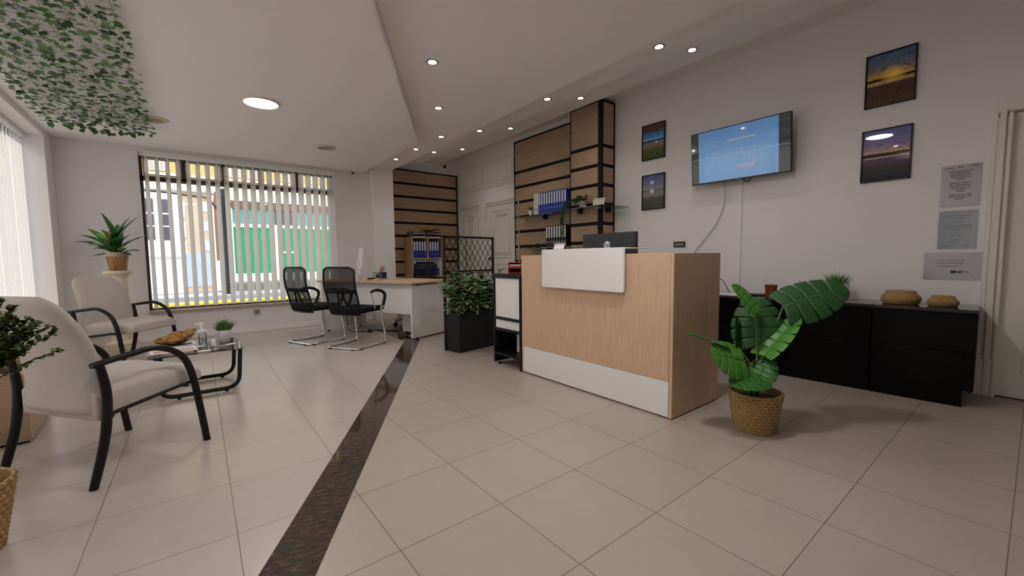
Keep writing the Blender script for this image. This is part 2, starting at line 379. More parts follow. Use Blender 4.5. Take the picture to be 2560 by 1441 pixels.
m.box((4.56,5.72,2.36),(4.585,7.58,2.385)).box((4.56,5.72,2.845),(4.585,7.58,2.86))
struct(m.build('trim_4',M_trim,bevel=.004))
# ---------------------------------------------------------------- slatted oak wall cladding
def cladding(name,label,u0,u1,z0,z1,bars,mapf,wood,screws=()):
    t=thing(name,label,'wall panel')
    def bx(m,a,b,d0,d1): m.box(mapf(a[0],a[1],d0),mapf(b[0],b[1],d1))
    m=MB(); bx(m,(u0,z0),(u1,z1),0,.012)
    m.build('backing_board',M_blackm,t)
    m=MB()
    for a,b in (((u0,z0),(u0+.02,z1)),((u1-.02,z0),(u1,z1)),((u0,z1-.02),(u1,z1))): bx(m,a,b,0,.034)
    m.build('edge_trim',M_blackm,t,bevel=.002)
    zs=[z0]+bars+[z1+.0225-.025]
    for i in range(len(zs)-1):
        m=MB(); bx(m,(u0+.024,zs[i]+.0225),(u1-.024,zs[i+1]-.0225),.006,.030); m.build('board',wood,t,bevel=.002)
    for (a,b) in screws:
        p=Vector(mapf(a,b,.028)); q=Vector(mapf(a,b,.034)); MB().cyl(p,q,.011,n=12).build('screw_cap',M_black,t)
BARS=[.235,.485,.735,.985,1.235,1.485,1.735,1.985,2.235,2.485]
cladding('wall_cladding','tall oak board cladding with black strips between white doors and the boxed pillar',4.125,5.66,.02,3.005,BARS,lambda u,z,d:(4.56-d,u,z),M_oak,[(5.56,2.82)])
cladding('wall_cladding','oak board cladding with black strips on the back wall behind the bookcase',3.12,4.555,.02,2.75,BARS,lambda u,z,d:(u,7.632-d,z),M_oakx,[(3.82,2.61),(4.47,2.61),])
def pillar():
    t=thing('pillar_cladding','boxed pillar clad in oak boards with black metal corners, reaching the highest ceiling','wall panel')
    x0,y0,y1,z1=4.295,3.575,4.122,3.06
    box('pillar_core',(x0+.012,y0+.012,0),(4.579,y1,z1),M_blackm,t)
    m=MB()
    for a,b in (((x0,y0,0),(x0+.045,y0+.045,z1)),((4.545,y0,0),(4.579,y0+.03,z1)),((x0,4.10,0),(x0+.02,4.122,z1)),((x0,y0,z1-.025),(x0+.03,4.122,z1)),((x0,y0,z1-.025),(4.579,y0+.02,z1))): m.box(a,b)
    m.build('corner_trim',M_blackm,t,bevel=.002)
    zs=[.02]+BARS+[z1-.005]
    for i in range(len(zs)-1):
        box('board',(x0-.006,y0+.05,zs[i]+.0225),(x0+.013,4.097,zs[i+1]-.0225),M_oak,t,bevel=.002)
        box('board',(x0+.05,y0-.006,zs[i]+.0225),(4.54,y0+.013,zs[i+1]-.0225),M_oakx,t,bevel=.002)
pillar()
# ---------------------------------------------------------------- lamps in the ceilings
M_bulb=EMIT('lamp_lens',(1,.93,.80),26)
M_led=EMIT('led_disc',(1,.96,.90),6)
M_ring=P('brushed_ring',(.30,.27,.24),.35,.8)
def downlight(x,y,z,label,group,e=2.2):
    t=thing('downlight',label,'ceiling light',(x,y,z),0,group)
    MB().lathe([(.030,.012),(.034,-.004),(.044,-.006),(.049,-.002),(.049,.004)],n=28,cap0=False,cap1=False).build('trim_ring',M_ring,t)
    MB().lathe([(.001,-.0105),(.022,-.006),(.031,.002)],n=24,cap1=False).build('lens',M_bulb,t)
    l=bpy.data.lights.new('downlight_beam','SPOT'); l.energy=e; l.spot_size=R(125); l.spot_blend=.9; l.shadow_soft_size=.035; l.color=(1,.95,.89)
    o=bpy.data.objects.new('downlight_beam',l); COL.objects.link(o); o.parent=t; o.location=(0,0,-.03)
    return t
ORD=['first','second','third','fourth','fifth','sixth','seventh','eighth','ninth','tenth','eleventh']
for k in range(4): downlight(3.16+.04*k,2.03+1.38*k,2.765,f'recessed downlight, {["nearest the camera","second nearest the camera","third from the camera","farthest from the camera"][k]} in the row on the lower ceiling step','downlights on the lower ceiling step',4.2)
for k in range(4): downlight(3.77+.045*k,2.08+1.41*k,2.935,f'recessed downlight, {["nearest the camera","second nearest the camera","third from the camera","farthest from the camera"][k]} in the row on the upper ceiling step','downlights on the upper ceiling step',4.2)
for k,(x,y) in enumerate(((1.62,3.04),(2.14,3.908),(2.655,4.794),(2.661,5.537),(2.67,6.264))):
    downlight(x,y,2.59,f'recessed downlight, {["nearest the camera","second","third, at the ceiling corner,","fourth","last, nearest the far window,"][k]} in the bent row beside the dropped ceiling edge','downlights along the dropped ceiling edge')
downlight(1.08,2.16,2.59,'recessed downlight just out of sight before the bent row','downlights along the dropped ceiling edge')
downlight(1.03,1.37,2.59,'recessed downlight out of sight above the camera','downlights along the dropped ceiling edge')
def panel(x,y,z,label,r=.148,e=1):
    t=thing('round_ceiling_light',label,'ceiling light',(x,y,z))
    MB().lathe([(r-.012,-.016),(r-.002,-.018),(r,-.012),(r,.0)],n=48,cap0=False,cap1=False).build('rim',P('lamp_rim',(.72,.66,.60),.4),t)
    MB().lathe([(.001,-.0150),(r-.010,-.0150)],n=48).build('diffuser',M_led,t)
    l=bpy.data.lights.new('panel_beam','AREA'); l.shape='DISK'; l.size=2*r-.04; l.energy=e; l.color=(1,.96,.92)
    o=bpy.data.objects.new('panel_beam',l); COL.objects.link(o); o.parent=t; o.location=(0,0,-.02)
panel(.637,4.51,2.5,'lit round flush panel light in the dropped ceiling',e=5)
panel(1.90,1.39,2.59,'lit round panel light above the visitor, seen mirrored in the purple picture',e=8)
panel(.2,1.2,2.5,'lit round panel light in the dropped ceiling behind the camera',e=5)
def speaker(x,y,label):
    t=thing('ceiling_speaker',label,'speaker',(x,y,2.5),0,'ceiling speakers')
    mt=P('ivory_plastic',(.62,.55,.40),.45); r=.125
    MB().lathe([(.086,-.006),(.09,-.014),(.112,-.014),(r,-.004),(r,0)],n=40,cap0=False,cap1=False).build('rim',mt,t)
    m=MB().lathe([(.001,-.008),(.088,-.006)],n=36)
    for q in range(1,8): m.lathe([(q*.0115-.002,-.0078),(q*.0115,-.0105),(q*.0115+.002,-.0078)],n=36,cap0=False,cap1=False)
    m.build('grille',P('ivory_grille',(.45,.39,.27),.5),t)
speaker(1.525,5.82,'round ivory ceiling speaker between the panel light and the far window')
speaker(-.165,5.69,'round ivory ceiling speaker beside the ivy panel end')
# ================================================================ STREET OUTSIDE
K=17/11.6
def fx(x): return x*K
def fz(z): return 1.05+K*(z-1.05)
def fbox(m,x0,x1,z0,z1,y0=17,y1=17.3): m.box((fx(x0),y0,fz(z0)),(fx(x1),y1,fz(z1))); return m
struct(box('ground',(-25,7.4,-.25),(25,40,-.12),P('asphalt',(.30,.29,.28),.9,var=.15),None))
struct(box('ground',(-25,-6,-.25),(-1.45,7.4,-.12),P('asphalt',(.30,.29,.28),.9),None))
struct(box('trim_5',(-8,15.2,-.12),(12,17.2,.0),P('pavement',(.40,.39,.38),.9,var=.2,vs=3),None))
tag(box('kerb_line',(-8,13.3,-.12),(12,13.75,-.03),P('kerb_yellow',(.80,.55,.03),.7,var=.1),None,bevel=.02),'yellow painted kerb across the street outside the far window','kerb')
b=thing('townhouse','white and sand rendered house front across the street, left of the lamp post','building')
mw=P('render_white',(.86,.86,.87),.8,var=.05,vs=2); ms=P('render_sand',(.76,.58,.40),.8,var=.08,vs=2); mm=P('dado_marble',(.60,.65,.76),.35,var=.1,vs=2)
fbox(MB(),-2.6,.05,.34,2.57,17,20).build('white_wall',mw,b)
m=MB(); fbox(m,.05,.62,.34,2.57,17.02,20); m.build('sand_wall',ms,b)
m=MB(); fbox(m,.04,.58,.48,1.22,16.98,17.1); m.build('dado',mm,b)
for k in range(4):
    z=2.36-.43*k; m=MB(); fbox(m,.05,.085,z-.36,z-.02,16.99,17.1); fbox(m,.36,.51,z-.22,z,16.99,17.1); m.build('quoin',mw,b)
for x0,x1 in ((-.60,-.44),(-.33,-.20)):
    m=MB(); fbox(m,x0,x1,1.50,2.36,16.97,17.05); wn=m.build('window',P('dark_pane',(.10,.10,.12),.2),b)
    m=MB(); fbox(m,x0,x1,2.04,2.075,16.95,17.0); fbox(m,x0,x1,1.775,1.805,16.95,17.0); m.build('glazing_bar',mw,wn)
m=MB(); fbox(m,-2.6,.62,2.55,2.595,16.85,17.1); fbox(m,-.7,.05,1.12,1.16,16.93,17.05); m.build('cornice',P('cornice',(.66,.62,.58),.8),b)
m=MB(); fbox(m,.60,.75,1.05,2.44,16.95,17.3); m.build('brown_pilaster',P('terracotta_render',(.34,.15,.055),.8,var=.1),b)
m=MB(); fbox(m,.575,.69,.36,1.05,16.9,17.3); m.build('white_pier',mw,b)
m=MB(); fbox(m,.515,.60,.34,2.5,16.96,17.01); m.build('white_strip',mw,b)
b=thing('upper_facade','cream and ochre upper storeys with shuttered windows across the street','building')
mc=P('render_cream',(.86,.76,.58),.8,var=.06,vs=2); my=P('render_ochre',(.80,.52,.20),.8,var=.08,vs=2)
m=MB(); fbox(m,-3.5,.86,2.60,2.93,17.05,20); fbox(m,.86,5,2.475,2.93,17.05,20); m.build('cream_wall',mc,b)
m=MB(); fbox(m,-3.5,5,2.93,5.2,17.12,20); m.build('ochre_wall',my,b)
for x0,x1,mt in ((-.53,-.36,'render_white'),(-.31,-.19,'render_white'),(.93,1.15,'shutter_pink'),(1.3,1.52,'shutter_pink'),(2.0,2.2,'shutter_pink'),(2.6,2.8,'shutter_pink')):
    m=MB(); fbox(m,x0,x1,2.97,3.9,17.02,17.14); wn=m.build('window_surround',MATS['render_white'],b)
    m=MB(); fbox(m,x0+.03,x1-.03,3.0,3.9,16.99,17.05); m.build('shutter',P('shutter_pink',(.62,.48,.42),.7),wn)
b=thing('garage_front','green panelled shop front with teal upper panes, brown beam and white frame','building')
mg=P('green_door',(.02,.36,.14),.45,var=.08); mt=P('teal_pane',(.17,.37,.36),.25,var=.15,vs=2)
m=MB(); fbox(m,.90,5,.55,.74,16.95,17.3); fbox(m,.90,5,1.82,1.90,16.93,17.3); fbox(m,.86,.94,.6,2.3,16.91,17.3); fbox(m,1.76,1.84,.6,1.9,16.90,17.3); fbox(m,2.2,2.27,.6,1.9,16.90,17.3); fbox(m,1.80,2.24,1.21,1.26,16.925,17.3); m.build('white_frame',mw,b)
m=MB(); fbox(m,.90,5,.74,1.82,16.99,17.3); m.build('green_panel',mg,b)
m=MB(); fbox(m,.93,1.80,1.90,2.25,17,17.3); fbox(m,2.24,5,1.90,2.25,17,17.3); m.build('teal_pane',mt,b)
m=MB(); fbox(m,1.80,2.24,1.90,2.25,17,17.3); m.build('dark_pane',MATS['dark_pane'],b)
m=MB(); fbox(m,.90,5,2.25,2.42,16.9,17.3); m.build('brown_beam',P('brown_wood',(.23,.10,.05),.6),b)
m=MB(); fbox(m,.86,5,2.42,2.47,16.88,17.3); m.build('cornice',mw,b)
m=MB(); fbox(m,.90,5,.28,.55,16.96,17.3); m.build('stone_base',P('grey_stone',(.42,.38,.34),.8,var=.2,vs=3),b)
for k in range(7):
    m=MB(); x=.95+k*.35; fbox(m,x,x+.22,.34,.50,16.94,17.0); m.build('base_panel',P('dark_stone',(.20,.19,.17),.7),b)
t=thing('street_lamp','dark grey iron street lamp post standing on the far pavement','lamp post',(1.07,15.9,0))
ml=P('iron_grey',(.022,.022,.030),.6,spec=.2)
MB().lathe([(.17,0),(.17,.35),(.12,.40),(.12,.5),(.085,.6),(.08,2.9),(.105,2.95),(.105,3.05),(.06,3.1),(.045,3.5),(.045,4.6)],n=20).build('post',ml,t)
m=MB(); m.tube(bez([(0,0,3.35),(.16,0,3.5),(.3,0,3.42),(.33,0,3.2)],6),.022,8); m.build('arm',ml,t)
for z in (1.25,1.05): MB().box((.05,-.04,z),(.19,.04,z+.06)).build('bracket',ml,t)
tag(MB().tube(bez([(-3,16.99,3.22),(-.6,16.99,3.20),(.2,16.99,3.14),(.70,16.93,3.08),(.96,16.93,2.75)],8),.022,6).build('overhead_cable',P('cable_black',(.02,.02,.02),.6)),'black cable strung along the house fronts across the street','cable')
# ================================================================ LEAVES
def leaf_strip(m,base,tip,w,up,arch=.15,n=8,wf=None,fold=.12,twist=0):
    """a long leaf from base to tip, arching along 'up', folded at its midrib"""
    a=Vector(base);b=Vector(tip);ax=b-a;L=ax.length;ax.normalize();up=Vector(up);up=(up-ax*up.dot(ax)).normalized();sd=ax.cross(up)
    if twist: sd=Matrix.Rotation(twist,3,ax)@sd; up2=Matrix.Rotation(twist,3,ax)@up
    else: up2=up
    wf=wf or (lambda t:math.sin(math.pi*min(1,t**.75))**.8)
    vs=[]
    for i in range(n+1):
        t=i/n; c=a+ax*L*t+up*arch*L*4*t*(1-t); ww=max(w*wf(t),.0006)
        vs+=[c-sd*ww+up2*fold*ww*2,c,c+sd*ww+up2*fold*ww*2]
    m.add(vs,[f for i in range(n) for f in ((3*i,3*i+1,3*i+4,3*i+3),(3*i+1,3*i+2,3*i+5,3*i+4))])
def rnd(a,b): return random.uniform(a,b)
# ================================================================ FURNITURE
# ---- reception desk
t=thing('reception_desk','oak veneered reception counter with white plinth, end on to the monstera','reception desk',(2.392,1.434,0))
MB().box((0,0,.245),(.03,1.442,1.067)).build('front_panel',M_desk,t,bevel=.0015)
MB().box((-.001,0,.012),(.03,1.442,.243)).build('plinth',M_white,t,bevel=.0015)
MB().box((.002,-.0245,.008),(.605,-.001,1.067)).build('side_panel',M_desk,t,bevel=.0015)
MB().box((.002,1.443,.008),(.605,1.467,1.067)).build('side_panel',M_desk,t,bevel=.0015)
MB().box((.031,0,.715),(.595,1.442,.74)).build('worktop',M_desky,t,bevel=.0015)
for y in (.3,.75,1.2,.08): MB().cyl((.05,y,0),(.05,y,.02),.02,n=12).build('foot',M_black,t)
pr=rrect(.327,.800,1.156,1.112,.012)
MB().prism([(y,z) for y,z in pr],-.034,-.016,Matrix(((0,0,1,0),(1,0,0,0),(0,1,0,0),(0,0,0,1)))).build('ledge_front',M_white,t,bevel=.002)
MB().box((-.0155,.329,1.1035),(.27,1.154,1.1112)).build('ledge_shelf',M_white,t,bevel=.002)
for y in (.45,1.03): MB().box((-.016,y,1.0),(.001,y+.05,1.05)).build('bracket',M_black,t)
for y in (.45,1.03): MB().box((.02,y,1.066),(.10,y+.04,1.099)).build('bracket',M_black,t)
# card holder standing on the ledge
t=thing('card_holder','small clear stand of pink and white cards on the counter ledge','card holder',(2.45,2.47,1.1116),R(92))
MB().box((-.075,-.02,0),(.075,.03,.004)).build('base',M_clear,t)
MB().prism([(-.02,.004),(-.017,.004),(.012,.055),(.009,.055)],-.07,.07,Matrix(((0,0,1,0),(1,0,0,0),(0,1,0,0),(0,0,0,1)))).build('back_plate',M_clear,t)
MB().prism([(-.024,.0045),(-.0205,.0045),(.0065,.052),(.003,.052)],-.048,.062,Matrix(((0,0,-1,0),(-1,0,0,0),(0,1,0,0),(0,0,0,1)))).build('card_stack',P('card_white',(.8,.76,.76),.5),t)
MB().prism([(-.026,.0045),(-.0225,.0045),(.0045,.052),(.001,.052)],-.066,-.045,Matrix(((0,0,1,0),(1,0,0,0),(0,1,0,0),(0,0,0,1)))).build('pink_card',P('card_pink',(.70,.25,.27),.5),t)
# monitor on the reception desk, back to the visitor
t=thing('computer_monitor','black desktop monitor seen from behind over the counter ledge','monitor',(2.86,2.284,.7402))
MB().prism(rrect(-.277,.19,.277,.508,.006),-.012,.028,WALLR).build('housing',P('monitor_grey',(.018,.020,.024),.45),t,bevel=.003)
MB().prism(rrect(-.268,.20,.268,.498,.003),-.0135,-.0115,WALLR).build('screen',P('screen_black',(.01,.01,.012),.1),t)
MB().box((.02,-.03,.02),(.05,.03,.30)).build('stand_neck',M_black,t,bevel=.004)
MB().prism(rrect(-.09,-.11,.13,.11,.02),0,.014).build('stand_base',M_black,t,bevel=.003)
lg=MB().lathe([(.0335,0),(.0335,.0015)],n=36).build('logo',P('logo_white',(.85,.86,.88),.3),t); lg.matrix_local=Matrix.Translation((-.0285,.003,.405))@WALLR
text('logo_letters','hp',.062,M_black,t,shear=.25).matrix_local=Matrix.Translation((-.0308,.003,.407))@WALLR
# ---- low black sideboards by the right wall (turned a touch)
def sideboard(name,label,loc,L,rz,D=.47,ins=.05):
    t=thing(name,label,'sideboard',loc,rz); mb=P('espresso_laminate',(.0022,.0018,.0022),.28,spec=.15); mtop=P('espresso_top',(.03,.028,.028),.10)
    MB().box((0,0,.115),(D,L,.645)).build('carcass',mb,t,bevel=.002)
    MB().box((-.012,-.0,.645),(D,L,.668)).build('top',mtop,t,bevel=.002)
    MB().box((.006,ins,0),(D-.03,L-.004,.115)).build('plinth',mb,t)
    n=max(1,round(L/.62))
    for k in range(n):
        for z0,z1 in ((.13,.375),(.385,.635)): MB().box((-.010,k*L/n+.004,z0),(0,(k+1)*L/n-.004,z1)).build('drawer_front',mb,t,bevel=.002)
    return t
RZ=R(2.9)
sideboard('sideboard','low black sideboard unit standing nearest the white door, under the wall notices',(4.100,.236,0),.535,RZ,.445)
sideboard('sideboard','long low black sideboard behind the monstera, running on behind the counter',(4.0735,.772,0),1.60,RZ,.43,.004)
ZT=.6683
def weave(m,prof_r,h,rows,seg=120,amp=.0035,c=(0,0,0),z0=0,thick=.006,twist=1):
    pr=[]; n=rows*5
    for i in range(n+1):
        z=h*i/n; u=(i/5)%1; pr.append((prof_r(z/h)+amp*math.sin(math.pi*u),z0+z))
    fn=lambda t,z,i:amp*.9*math.sin(26*t+ (i//5)*math.pi*.62+i*.35*twist)
    m.lathe(pr,c,seg,fn=fn,cap1=False)
    m.lathe([(prof_r(1),z0+h),(prof_r(1)-thick,z0+h-.002),(prof_r(.1)-thick,z0+h*.1),(.001,z0+h*.09)],c,seg//2,cap0=False,cap1=False)
def lid_basket(x,y,r,h,label):
    t=thing('woven_basket',label,'basket',(x,y,ZT),0,'woven lidded baskets')
    m=MB(); weave(m,lambda u:r*(.80+.42*math.sin(math.pi*(.12+.74*u))-.22*u*.8),h,6,amp=.003); m.build('body',M_ratt,t)
    m=MB(); rt=r*.87
    m.lathe([(rt*.985,h-.004),(rt,h+.004),(rt*.97,h+.012),(rt*.6,h+.015),(rt*.3,h+.016),(.001,h+.016)],n=60,fn=lambda a,z,i:.0015*math.sin(30*a+i)); m.build('lid',M_ratt,t)
lid_basket(4.265,.645,.098,.088,'larger woven basket with lid on the black sideboard')
lid_basket(4.265,.420,.070,.062,'smaller woven basket with lid, nearest the white door')
t=thing('candle_glass','amber brown ribbed glass candle holder on the long black sideboard','candle holder',(4.095,1.475,ZT))
ma=P('amber_glass',(.20,.045,.012),.15,coat=.5)
m=MB(); m.lathe([(.041,0),(.043,.004),(.041,.03),(.043,.05),(.048,.095),(.050,.10),(.050,.115),(.046,.115),(.040,.05),(.001,.045)],n=40,fn=lambda a,z,i:.0012*math.sin(16*a)); m.build('cup',ma,t)
MB().lathe([(.038,.046),(.038,.07),(.001,.071)],n=24).build('candle',P('wax',(.45,.22,.10),.6),t)
def blades(m,n,r0,h,spread,w,z0):
    for k in range(n):
        a=rnd(0,6.28);q=rnd(0,1)**.6;b=Vector((r0*q*math.cos(a),r0*q*math.sin(a),z0))
        l=h*rnd(.7,1.05);tp=b+Vector((math.cos(a)*spread*q*l,math.sin(a)*spread*q*l,l*(1-.35*q*q)))
        leaf_strip(m,b,tp,w,(math.cos(a)*.2,math.sin(a)*.2,1),.10*q,5,lambda t:(1-t)**.7+.05,.2)
def grass_pot(name,label,loc,r,h,gh,pm,nb=110,bw=.0042):
    t=thing(name,label,'potted plant',loc)
    MB().lathe([(r*.66,0),(r*.70,.003),(r*.90,h*.45),(r,h*.9),(r,h),(r*.94,h),(r*.92,h*.85),(.001,h*.83)],n=44).build('pot',pm,t)
    m=MB(); blades(m,nb,r*.85,gh,.55,bw,h*.85); m.cur=1; blades(m,nb//2,r*.85,gh*.85,.75,bw,h*.85); m.build('grass_blades',[M_leafl,M_leafd],t)
    return t
M_potw=P('pot_white',(.78,.80,.80),.4)
grass_pot('potted_grass','small artificial grass in a white pot on the long sideboard, behind the big monstera leaf',(4.315,1.06,ZT),.09,.135,.13,M_potw,70)
t=thing('power_adapter','white plug adapter with a black lead on the sideboard beside the counter','adapter',(4.44,2.13,ZT))
MB().box((-.02,-.035,0),(.02,.035,.055)).build('body',M_whitep,t,bevel=.005)
MB().tube(bez([(0,-.01,.05),(0,-.01,.10),(-.02,-.06,.13),(-.05,-.11,.10),(-.08,-.17,.02),(-.12,-.20,.006)],8),.0035,8).build('lead',M_black,t)
o=MB().box((-.105,-.15,0),(.105,.15,.003)).build('paper_sheet',P('paper',(.8,.8,.78),.6)); tag(o,'white paper sheet on the long sideboard next to the counter','paper'); o.location=(4.20,1.93,ZT); o.rotation_euler=(0,0,.1)
o=MB().box((-.105,-.15,0),(.105,.15,.008)).build('document_folder',M_blackm,bevel=.002); tag(o,'thin dark folder on the sideboard behind the raised monstera leaf','folder'); o.location=(4.28,1.62,ZT); o.rotation_euler=(0,0,.4)
# ---- pictures on the right wall
def pic_mat(kind):
    b=NB('print_'+kind); x,y,_=b.sep(b.co()); u=b.math('ADD',b.math('DIVIDE',x,.30),.5); v=b.math('ADD',b.math('DIVIDE',y,.41),.5)
    q=b.comb(u,v,0); nz=b.noise(b.map(q,(2.2,7,1)),3,5,.6); nf=b.noise(b.map(q,(7,12,1)),3,4,.6)
    vv=b.math('ADD',v,b.math('MULTIPLY',b.math('SUBTRACT',nz,.5),.10))
    tilt=b.math('ADD',v,b.math('MULTIPLY',b.math('SUBTRACT',nf,.5),.03))
    if kind=='sunset':
        sky=b.ramp(vv,[(.52,(.62,.36,.05)),(.60,(.42,.27,.10)),(.72,(.16,.16,.17)),(.9,(.07,.14,.24))])
        cl=b.ramp(nz,[(.50,0),(.66,.8)]); sky=b.mix(cl,sky,(.05,.035,.04))
        gnd=b.ramp(tilt,[(.0,(.09,.045,.015)),(.25,(.06,.027,.015)),(.40,(.07,.035,.025)),(.41,(.36,.23,.09)),(.475,(.42,.28,.08)),(.482,(.012,.01,.008)),(.525,(.015,.012,.01)),(.54,(.3,.2,.08))])
        c=b.mix(b.math('GREATER_THAN',tilt,.53),gnd,sky); c=b.mix(b.math('MULTIPLY',b.math('GREATER_THAN',nf,.56),b.math('LESS_THAN',v,.36)),c,(.02,.012,.01))
        d=b.math('SQRT',b.math('ADD',b.math('POWER',b.math('MULTIPLY',b.math('SUBTRACT',u,.56),1.0),2),b.math('POWER',b.math('MULTIPLY',b.math('SUBTRACT',v,.565),1.7),2)))
        c=b.mix(b.ramp(d,[(.02,.95),(.10,.55),(.3,0)]),c,(.95,.68,.10))
    elif kind=='dusk':
        sky=b.ramp(vv,[(.50,(.55,.38,.10)),(.58,(.42,.27,.24)),(.70,(.19,.16,.30)),(.95,(.10,.13,.32))])
        sky=b.mix(b.ramp(nz,[(.5,0),(.68,.75)]),sky,(.09,.07,.15))
        gnd=b.ramp(tilt,[(0,(.012,.012,.012)),(.14,(.035,.035,.05)),(.2,(.028,.030,.014)),(.34,(.07,.045,.075)),(.44,(.085,.06,.09)),(.45,(.50,.36,.28)),(.47,(.30,.22,.26)),(.475,(.015,.012,.015)),(.535,(.018,.015,.015)),(.55,(.5,.35,.1))])
        c=b.mix(b.math('GREATER_THAN',tilt,.54),gnd,sky)
    elif kind=='palm':
        sky=b.ramp(vv,[(.52,(.40,.52,.58)),(.62,(.06,.23,.50)),(.95,(.02,.11,.38))])
        gnd=b.ramp(tilt,[(.0,(.05,.085,.015)),(.28,(.09,.12,.03)),(.36,(.22,.13,.07)),(.43,(.25,.16,.10)),(.44,(.10,.19,.27)),(.50,(.12,.22,.31)),(.505,(.012,.022,.045)),(.545,(.02,.03,.06)),(.56,(.3,.4,.5))])
        c=b.mix(b.math('GREATER_THAN',tilt,.55),gnd,sky)
        ang=b.math('ARCTAN2',b.math('SUBTRACT',v,1.02),b.math('SUBTRACT',u,.12)); fr=b.noise(b.comb(b.math('MULTIPLY',ang,9),b.math('MULTIPLY',v,1.2),0),1.6,2)
        hi=b.math('GREATER_THAN',b.math('ADD',v,b.math('MULTIPLY',fr,.42)),.98)
        c=b.mix(hi,c,b.mix(nf,(.10,.055,.02),(.04,.03,.02)))
        c=b.mix(b.math('MULTIPLY',b.math('LESS_THAN',v,.3),b.math('GREATER_THAN',nf,.55)),c,(.02,.035,.01))
        c=b.mix(b.math('MULTIPLY',b.math('LESS_THAN',b.math('ABSOLUTE',b.math('SUBTRACT',u,.64)),.03),b.math('LESS_THAN',b.math('ABSOLUTE',b.math('SUBTRACT',v,.47)),.035)),c,(.7,.7,.66))
    else:
        sky=b.ramp(vv,[(.54,(.24,.25,.27)),(.70,(.13,.15,.20)),(1,(.05,.09,.21))]); sky=b.mix(b.ramp(nz,[(.56,0),(.72,.5)]),sky,(.5,.5,.52))
        gnd=b.ramp(tilt,[(0,(.10,.06,.05)),(.2,(.09,.085,.06)),(.34,(.10,.10,.085)),(.42,(.20,.19,.14)),(.53,(.16,.16,.165)),(.56,(.05,.06,.075)),(.58,(.3,.3,.3))])
        c=b.mix(b.math('GREATER_THAN',tilt,.57),gnd,sky); c=b.mix(b.math('MULTIPLY',b.math('LESS_THAN',v,.33),b.math('GREATER_THAN',nf,.5)),c,(.025,.045,.035))
        for cu,cv,k in ((.44,.78,1.6),(.44,.52,1.2)):
            d=b.math('SQRT',b.math('ADD',b.math('POWER',b.math('MULTIPLY',b.math('SUBTRACT',u,cu),1.0),2),b.math('POWER',b.math('MULTIPLY',b.math('SUBTRACT',v,cv),k),2)))
            c=b.mix(b.ramp(d,[(.02,.9),(.07,.25),(.13,0)]),c,(.9,.9,.88))
    c=b.mix(1,c,(1.5,1.45,1.5),'MULTIPLY'); b.set(Base_Color=c,Roughness=.5,Specular_IOR_Level=.15,Coat_Weight=.75,Coat_Roughness=.015); return b.m
def picture(kind,label,y,z,w=.312,h=.425):
    t=thing('framed_picture',label,'picture',(XR-.002,y,z),0,None,WALLR)
    m=MB(); a,b2=w/2,h/2
    m.box((-a,-b2,0),(-a+.010,b2,.022)).box((a-.010,-b2,0),(a,b2,.022)).box((-a,-b2,0),(a,-b2+.010,.022)).box((-a,b2-.010,0),(a,b2,.022))
    m.build('frame',M_black,t,bevel=.0015)
    MB().box((-a+.009,-b2+.009,.002),(a-.009,b2-.009,.012)).build('print',pic_mat(kind),t)
picture('sunset','black framed print of a golden sunset over water, high beside the door',.829,2.468)
picture('dusk','black framed print of a violet dusk beach, mirroring a round ceiling light',.832,1.860)
picture('palm','black framed print of palm fronds over a blue bay, left of the television',2.992,2.440)
picture('lake','black framed print of a pale sun over a grey lake, below the palm print',2.985,1.835)
# ---- notices
M_paper=P('notice_paper',(.78,.75,.79),.35,coat=.4); M_ink=P('ink',(.05,.04,.05),.6); M_inkg=P('ink_grey',(.20,.19,.21),.6)
M_film=GLASS('laminate_film',(.97,.97,.98),.05,.08)
def notice(label,y,z,w,h,mat):
    t=thing('wall_notice',label,'notice',(XR-.001,y,z),0,None,WALLR)
    box('sheet',(-w/2,-h/2,0),(w/2,h/2,.0012),mat,t)
    MB().box((-w/2-.006,-h/2-.006,.0013),(w/2+.006,h/2+.006,.0018)).build('sleeve',M_film,t)
    return t
def bars(m,rows):
    for x0,x1,yy,hh in rows:
        x=x0
        while x<x1-.002:
            l=min(rnd(.006,.016),x1-x); m.box((x,yy-hh/2,.0012),(x+l*.86,yy+hh/2,.0017)); x+=l
    return m
t=notice('top laminated notice beside the door, bold black capitals in three blocks',.399,1.548,.20,.300,M_paper)
y=.108
for ln in ('EXISTEN FULLAS DE','RECLAMACIONES A','DISPOSICION DEL','CONSUMIDOR YU','USUARIU','','EXISTEN HOJAS DE','RECLAMACIONES A','DISPOSICION DEL','CONSUMIDOR Y','USUARIO','','COMPLAINTS FORMS','ARE AVAILABLE ON','REQUEST'):
    if ln: text('text_line',ln,.0125,M_ink,t,(0,y,.0014),width=.0088*len(ln)*.82,bold=.0003)
    y-=.0152 if ln else .010
bars(MB(),[(-.088,-.035,.135,.006),(-.016,.012,.138,.008),(.055,.09,.139,.007),(-.09,-.068,-.138,.003)]).build('letterhead',M_inkg,t)
bl=NB('notice_blue'); x,y,_=bl.sep(bl.co()); bl.set(Base_Color=bl.ramp(bl.math('ADD',bl.math('MULTIPLY',x,3),.5),[(.1,(.20,.33,.42)),(.75,(.55,.58,.62))]),Roughness=.35,Coat_Weight=.4)
t=notice('middle laminated notice beside the door, printed on fading blue paper',.401,1.222,.20,.285,bl.m)
bars(MB(),[(-.066,.066,.105,.0045),(-.03,.03,.092,.003),(-.056,.056,.083,.003),(-.028,.028,.060,.004),(-.015,.015,.051,.003),(-.024,.024,.003,.003),(-.022,.022,-.008,.003),(-.03,.022,-.036,.005),(-.028,.022,-.05,.003),(-.018,.015,-.076,.008),(-.024,.018,-.092,.003),(-.078,-.03,-.122,.006),(.035,.068,-.120,.007)]+[(-.075,.075,.035-.007*k,.003) for k in range(4)]).build('print_lines',M_inkg,t)
